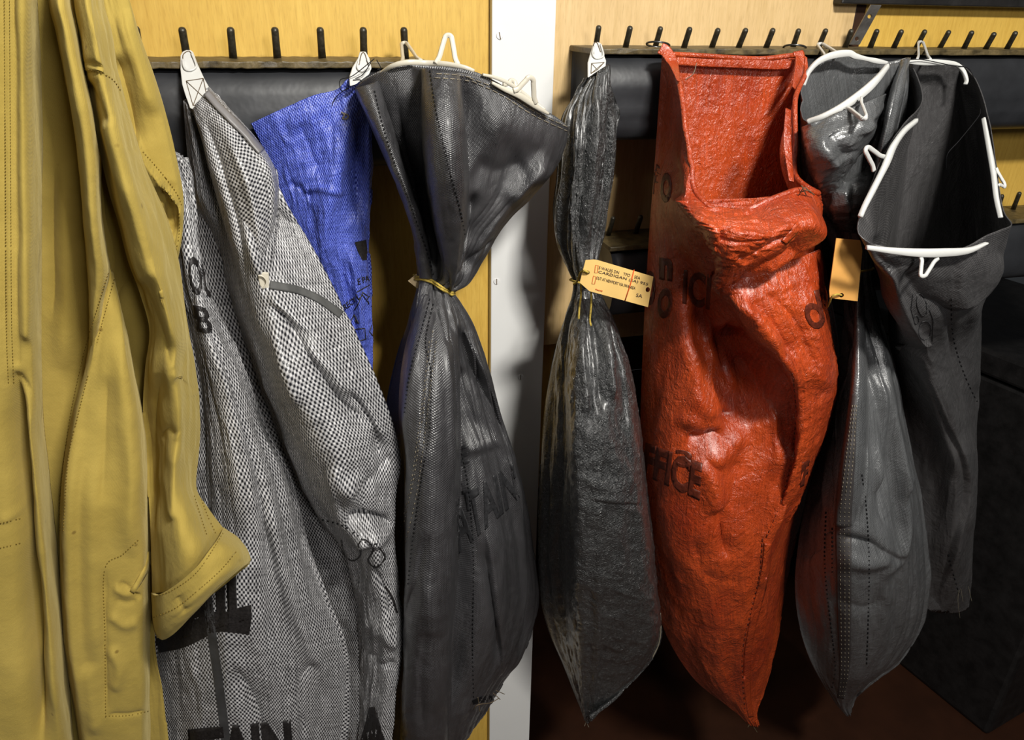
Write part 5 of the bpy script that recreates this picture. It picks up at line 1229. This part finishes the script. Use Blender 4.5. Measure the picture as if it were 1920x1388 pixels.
hook_loop(tH, (1640, 318, .252), (1624, 278, .262), (1656, 296, .246), 6.0, m=M_PLASTICW)
hook_loop(tH, (1729, 482, .318), (1730, 518, .325), (1756, 484, .318), 5.5, m=M_PLASTICW)
hook_loop(tH, (1868, 318, .215), (1884, 348, .222), (1872, 345, .225), 4.5, m=M_PLASTICW)
merge_lines('stitching', Hc.bvh, [[(1784, 560), (1786, 620), (1800, 680), (1825, 740), (1837, 760)], [(1778, 1040), (1790, 1085), (1800, 1120)]], M_THREADB, tH, 1.8, (6, 3))
ol = lambda cx, cy, rx, ry, a=0: [(cx+rx*math.cos(t)*math.cos(a)-ry*math.sin(t)*math.sin(a), cy+rx*math.cos(t)*math.sin(a)+ry*math.sin(t)*math.cos(a)) for t in np.linspace(0, 2*math.pi, 13)]
sy = [inkline(Hc.bvh, l, tH, 1.8) for l in (ol(1728, 572, 9, 22, -.2), [(1712, 550), (1708, 580), (1716, 610)], ol(1734, 620, 12, 18, .1), [(1742, 580), (1750, 600), (1748, 640)], ol(1718, 600, 5, 8))]
sy = [x for x in sy if x]
if sy: v, f = join(sy); link('printed_crest', mesh_of(v, f), M_INKG, tH)
threads(tH, [[(1838, 205, .14), (1835, 218, .15), (1800, 262, .16), (1776, 290, .16), (1774, 320, .15)], [(1700, 112, .10), (1730, 112, .10), (1780, 122, .10), (1815, 128, .10), (1828, 150, .11)]], M_THREADB, .0006)
threads(tH, [[(1797, 1090, .09), (1802, 1108, .09), (1806, 1130, .09)], [(1800, 1100, .09), (1796, 1125, .09), (1800, 1160, .088)], [(1812, 1085, .07), (1818, 1110, .07), (1822, 1128, .07)]], M_THREADY, .0004)

# blank tag between F and H
tO = thing('luggage_tag', 'blank orange-buff cardboard tag hanging between the two rightmost sacks', 'tag', tuple(P(1590, 450, .25)), 'sack tags')
plate('card', [(1568, 447), (1613, 451), (1617, 470), (1608, 565), (1556, 559), (1555, 545)], .258, .0009, M_TAGO, tO, 0, holes=(circ(1578, 554, 4.4),))
string(tO, [[(1578, 554, .257), (1570, 552, .264), (1560, 556, .262), (1556, 566, .25), (1552, 575, .22)], [(1590, 452, .255), (1598, 470, .20), (1604, 505, .15)]], .0012)
ringp = [P(1574, 505, .09), P(1590, 509, .135), P(1606, 510, .152), P(1622, 508, .14), P(1638, 504, .09), P(1625, 500, .05), P(1605, 498, .04), P(1585, 500, .05)]
ringp = resample(np.array(ringp+[ringp[0]]), 60)[:-1]
v, f = tube(ringp, .0014, 7, closed=True); link('twine', mesh_of(v, f), M_TWINE, tO)

# ================================================================== khaki coverall on the left
tJ = thing('coverall', 'khaki cotton drill work coverall hanging at the far left, with a turned-up cuff', 'overalls', tuple(P(150, 60, .12)))
def rowsJ(tab, mid, d0=.13, K=7):
    if mid and mid > .16: d0 = mid; tab = [(y, a, b, c+.02) for y, a, b, c in tab]
    """tab: y, xl, xr, crown depth"""
    out = []
    for (y, xl, xr, dc) in tab:
        r = []
        for k in range(K):
            t = k/(K-1); r.append((xl+(xr-xl)*(1-math.cos(math.pi*t))/2*1.0, y, d0+(dc-d0)*math.sin(math.pi*t)**.7))
        out.append(r)
    return out
# back layer : the far half of the garment with the pocket slit
J0 = Cloth(rowsJ([(-70, 150, 215, .17), (0, 160, 240, .175), (70, 170, 262, .18), (150, 175, 290, .185), (230, 180, 314, .185), (310, 185, 333, .185), (370, 190, 343, .185), (430, 190, 340, .18), (500, 195, 330, .175),
                  (600, 200, 320, .17), (800, 200, 300, .165), (1000, 200, 296, .165), (1200, 200, 290, .165), (1300, 205, 305, .165), (1400, 210, 316, .165), (1500, 215, 325, .16)], None, .168), nf=110, nb=24, nv=300, bk=.01)
J0.strokes([
    ('s', [(266, 262), (290, 298), (322, 345), (340, 388)], 30, .0, 3),
    ('s', [(341, 395), (333, 372), (305, 335), (272, 288), (262, 262)], 26, .012, 3),
    ('v', [(300, 345), (315, 400), (322, 450)], 14, .010),
    ('r', [(338, 380), (342, 430), (334, 480)], 6, .008),
    ('v', [(215, 100), (240, 200), (255, 280)], 22, .010),
    ('r', [(230, 20), (262, 110), (290, 220)], 24, .006),
], k=1.5)
J0.crumple(.003, 8, 8, 91, False, 3)
J0.build('back_panel', M_COTTON, tJ, W=.6, L=1.5, solid=.0015)
# front body : recessed rear layer, button placket drape, rolled fold and pocket panel overlap each other
J1 = Cloth(rowsJ([(y, -130, xr, .185) for y, xr in ((-80, 205), (0, 208), (150, 215), (300, 225), (450, 262), (520, 290), (600, 312), (700, 330), (800, 300), (900, 285), (1000, 284), (1200, 282), (1400, 280), (1520, 279))], None, .15, 9), nf=150, nb=20, nv=260, bk=.004)
J1.strokes([('v', [(240, 450), (222, 520), (205, 600)], 10, .012), ('r', [(120, 300), (130, 500), (125, 700)], 24, .010), ('v', [(100, 300), (104, 600)], 12, .006)])
J1.crumple(.003, 9, 7, 95, False, 3)
J1.build('rear_layer', M_COTTON, tJ, W=.9, L=1.5, solid=.0015)
JA = layer('button_placket', M_COTTON, tJ, [(-130, -80), (-130, 300), (-130, 700), (-130, 1100), (-130, 1500)],
           [(72, -80), (74, 60), (76, 200), (78, 350), (78, 520), (78, 680), (84, 800), (97, 920), (108, 1040), (120, 1160), (130, 1280), (141, 1400), (150, 1500)], [.285]*5, [.20]*5, n=14, W=.4, L=1.5, nf=140, nv=300, pw=.28, crum=.003, seed=31,
           strokes=[('v', [(26, 690), (34, 820), (46, 960), (56, 1100), (66, 1250), (76, 1420)], 11, .046), ('r', [(52, 700), (72, 860), (90, 1020), (104, 1180), (118, 1400)], 20, .014), ('r+', [(50, -80), (52, 300), (56, 620)], 16, .010),
                    ('v+', [(28, -80), (30, 300), (31, 680)], 5, .004), ('v', [(24, 700), (60, 740), (70, 780)], 9, .006), ('s', [(0, 982), (40, 972)], 12, .003, 3), ('v+', [(5, -80), (7, 500), (12, 720)], 4, .003)])
JB = layer('lapel_fold', M_COTTON, tJ, [(88, -80), (90, 0), (104, 60), (118, 130), (135, 220), (148, 320), (157, 430), (164, 520), (168, 600), (166, 700)],
           [(128, -80), (132, 0), (146, 60), (156, 120), (176, 210), (188, 300), (192, 400), (200, 470), (206, 512), (172, 690)], [.275, .295, .30, .305, .305, .305, .30, .285, .27, .23], [.19]*10, n=18, W=.16, L=.8, nf=80, nv=220, pw=.5, crum=.0015, seed=33)
JC = layer('pocket_panel', M_COTTON, tJ, [(203, 500), (186, 560), (172, 620), (160, 690), (132, 790), (118, 880), (112, 960), (112, 1060), (118, 1180), (132, 1290), (148, 1390), (160, 1500)],
           [(212, 512), (224, 560), (238, 620), (252, 690), (270, 790), (278, 880), (280, 960), (283, 1060), (283, 1180), (281, 1290), (281, 1390), (280, 1500)], [.235, .25, .258, .262, .266, .27, .27, .27, .27, .268, .262, .25], [.215, .215]+[.20]*10,
           W=.3, L=1.1, nf=130, nv=300, pw=.30, crum=.002, seed=35,
           strokes=[('r', [(230, 620), (240, 760), (250, 900), (240, 1050)], 22, .010), ('v', [(262, 640), (274, 760), (279, 860)], 9, .012), ('r', [(150, 800), (134, 900), (130, 1050), (136, 1200), (152, 1360)], 16, .010), ('v', [(200, 700), (196, 820), (190, 950)], 16, .006),
                    ('r', [(175, 860), (172, 1000), (178, 1250)], 20, .006), ('v', [(196, 1062), (196, 1200), (198, 1345)], 5, .007), ('r', [(210, 1100), (240, 1112), (266, 1100)], 9, .004), ('r', [(205, 1150), (235, 1172), (262, 1162)], 11, .004),
                    ('r', [(205, 1212), (224, 1255), (212, 1300)], 11, .0045), ('v', [(222, 1092), (246, 1108), (266, 1124)], 4, .005), ('v', [(215, 1125), (235, 1132), (258, 1128)], 6, .003), ('v', [(200, 1342), (240, 1342), (278, 1334)], 4, .004),
                    ('r', [(165, 1240), (170, 1300), (180, 1380)], 14, .006), ('r', [(192, 560), (172, 660), (146, 770), (128, 870), (120, 960)], 7, .005)])
J1.bvh = [JA.bvh, JB.bvh, JC.bvh, J1.bvh]
# sleeve with shoulder seam, elbow and turned-up cuff
J2 = Cloth([
    [(134, -80, .23), (150, -80, .27), (172, -80, .27), (195, -80, .20)],
    [(137, 0, .24), (152, 0, .285), (172, 0, .285), (193, 0, .20)],
    [(146, 60, .24), (162, 60, .295), (186, 60, .295), (208, 58, .20)],
    [(151, 110, .245), (168, 112, .30), (196, 118, .30), (218, 122, .20)],
    [(158, 160, .245), (176, 165, .305), (206, 175, .30), (232, 175, .20)],
    [(174, 230, .245), (194, 235, .31), (222, 240, .305), (250, 238, .205)],
    [(188, 290, .245), (208, 295, .31), (238, 300, .305), (268, 298, .205)],
    [(204, 360, .245), (226, 365, .31), (258, 368, .305), (294, 362, .205)],
    [(222, 420, .24), (244, 425, .305), (278, 428, .30), (316, 420, .205)],
    [(240, 490, .24), (262, 495, .30), (298, 495, .295), (334, 490, .205)],
    [(262, 550, .235), (282, 553, .295), (314, 555, .29), (346, 550, .205)],
    [(280, 620, .23), (298, 625, .285), (328, 625, .285), (357, 618, .205)],
    [(272, 690, .215), (296, 695, .265), (330, 695, .28), (366, 690, .205)],
    [(268, 770, .205), (296, 772, .25), (335, 775, .28), (374, 768, .205)],
    [(274, 850, .20), (300, 855, .24), (336, 855, .275), (371, 850, .205)],
    [(278, 920, .20), (302, 925, .25), (336, 925, .275), (368, 915, .205)],
    [(282, 1000, .20), (310, 1000, .26), (352, 985, .275), (392, 955, .20)],
    [(284, 1070, .20), (318, 1062, .262), (368, 1030, .275), (418, 990, .20)],
    [(285, 1115, .20), (322, 1105, .262), (380, 1062, .27), (430, 1008, .20)],
], nf=130, nb=40, nv=360, bk=.012, adj=lambda x, y, d, t: d+.05*float(smooth(np.float64((y-850)/200))))
J2.strokes([
    ('s', [(232, 172), (215, 150), (190, 136), (152, 128)], 26, -.004, 3),
    ('v', [(156, 116), (185, 126), (215, 140), (232, 172)], 5, .005),
    ('v', [(240, 300), (265, 285), (285, 300)], 12, .006), ('r', [(230, 285), (262, 270), (275, 285)], 10, .004),
    ('v', [(160, 150), (180, 190), (200, 240)], 14, .008),
    ('v', [(262, 520), (290, 600), (320, 690)], 18, .010),
    ('r', [(300, 480), (325, 560), (350, 660)], 22, .006),
    ('v', [(335, 705), (352, 722), (368, 735)], 10, .006),
    ('r', [(330, 690), (350, 710), (366, 745)], 14, .005),
    ('v', [(300, 700), (290, 800), (288, 900), (290, 1000)], 20, .016),
    ('v', [(300, 832), (316, 814), (328, 826)], 8, .006),
    ('r', [(326, 830), (322, 900), (318, 980)], 14, .010),
    ('v', [(345, 860), (350, 940), (362, 1000)], 14, .005),
], k=1.3)
J2.crumple(.003, 8, 8, 98, False, 3)
J2.build('sleeve', M_COTTON, tJ, W=.45, L=1.3, solid=.0016)
cu_ = Cloth([
    [(283, 1112, .195), (295, 1116, .26), (322, 1102, .285), (360, 1072, .295), (390, 1040, .29), (410, 1010, .265), (419, 990, .195)],
    [(284, 1132, .19), (296, 1140, .262), (324, 1128, .288), (366, 1096, .298), (402, 1060, .292), (432, 1025, .265), (443, 1006, .195)],
    [(285, 1158, .19), (298, 1166, .262), (328, 1152, .288), (372, 1116, .298), (412, 1082, .29), (448, 1046, .26), (460, 1026, .195)],
    [(288, 1180, .19), (300, 1188, .26), (328, 1172, .284), (368, 1140, .292), (412, 1098, .285), (455, 1062, .25), (470, 1048, .20)],
    [(294, 1196, .19), (306, 1200, .25), (328, 1188, .272), (362, 1152, .28), (406, 1104, .272), (452, 1068, .24), (470, 1056, .20)],
], nf=120, nb=36, nv=70, bk=.012, adj=lambda x, y, d, t: d+.05)
cu_.strokes([('r', [(300, 1165), (350, 1132), (410, 1080), (455, 1042)], 8, .003), ('v', [(436, 1040), (448, 1060)], 6, .005), ('v', [(330, 1120), (350, 1150)], 10, .004)])
cu_.crumple(.0022, 7, 2, 99, False, 3)
cf = cu_.build('cuff', M_COTTON, tJ, W=.4, L=.12, solid=.003, close=False)
M_STJ = simple('dark_khaki_thread', (.20, .13, .02), .8, .2)
merge_lines('stitching', cu_.bvh, [[(288, 1158), (330, 1140), (375, 1104), (415, 1068), (445, 1032)], [(288, 1120), (325, 1106), (372, 1070), (418, 1000)]], M_STJ, cf, 1.3, (4, 2))
merge_lines('stitching', J1.bvh, [[(8, -5), (10, 300), (12, 600), (16, 720)], [(18, -5), (20, 300), (22, 600), (26, 720)], [(203, 512), (182, 580), (158, 660), (130, 790), (114, 920), (112, 1000)], [(214, 524), (196, 590), (174, 670), (146, 780), (128, 860), (118, 1000)],
                               [(198, 1345), (197, 1200), (196, 1070), (230, 1040), (262, 1010)], [(198, 1343), (240, 1342), (278, 1334)], [(0, 982), (40, 972)], [(0, 1028), (42, 1018)]], M_STJ, tJ, 1.3, (4, 2))
merge_lines('stitching', J2.bvh, [[(152, 130), (180, 134), (210, 148), (230, 176)], [(364, 930), (378, 975), (390, 1010)], [(374, 925), (388, 965), (404, 1000)]], M_STJ, tJ, 1.3, (4, 2))
merge_lines('stitching', J0.bvh, [[(268, 285), (300, 320), (330, 360), (342, 388)], [(336, 400), (336, 440), (328, 480)]], M_STJ, tJ, 1.2, (4, 2))
ribbon(J1.bvh, [(248, 1110), (262, 1088), (276, 1062), (280, 1035)], [9, 9, 8, 6], 'pocket_edge', M_COTTON, tJ, lift=.0015, thick=.002)
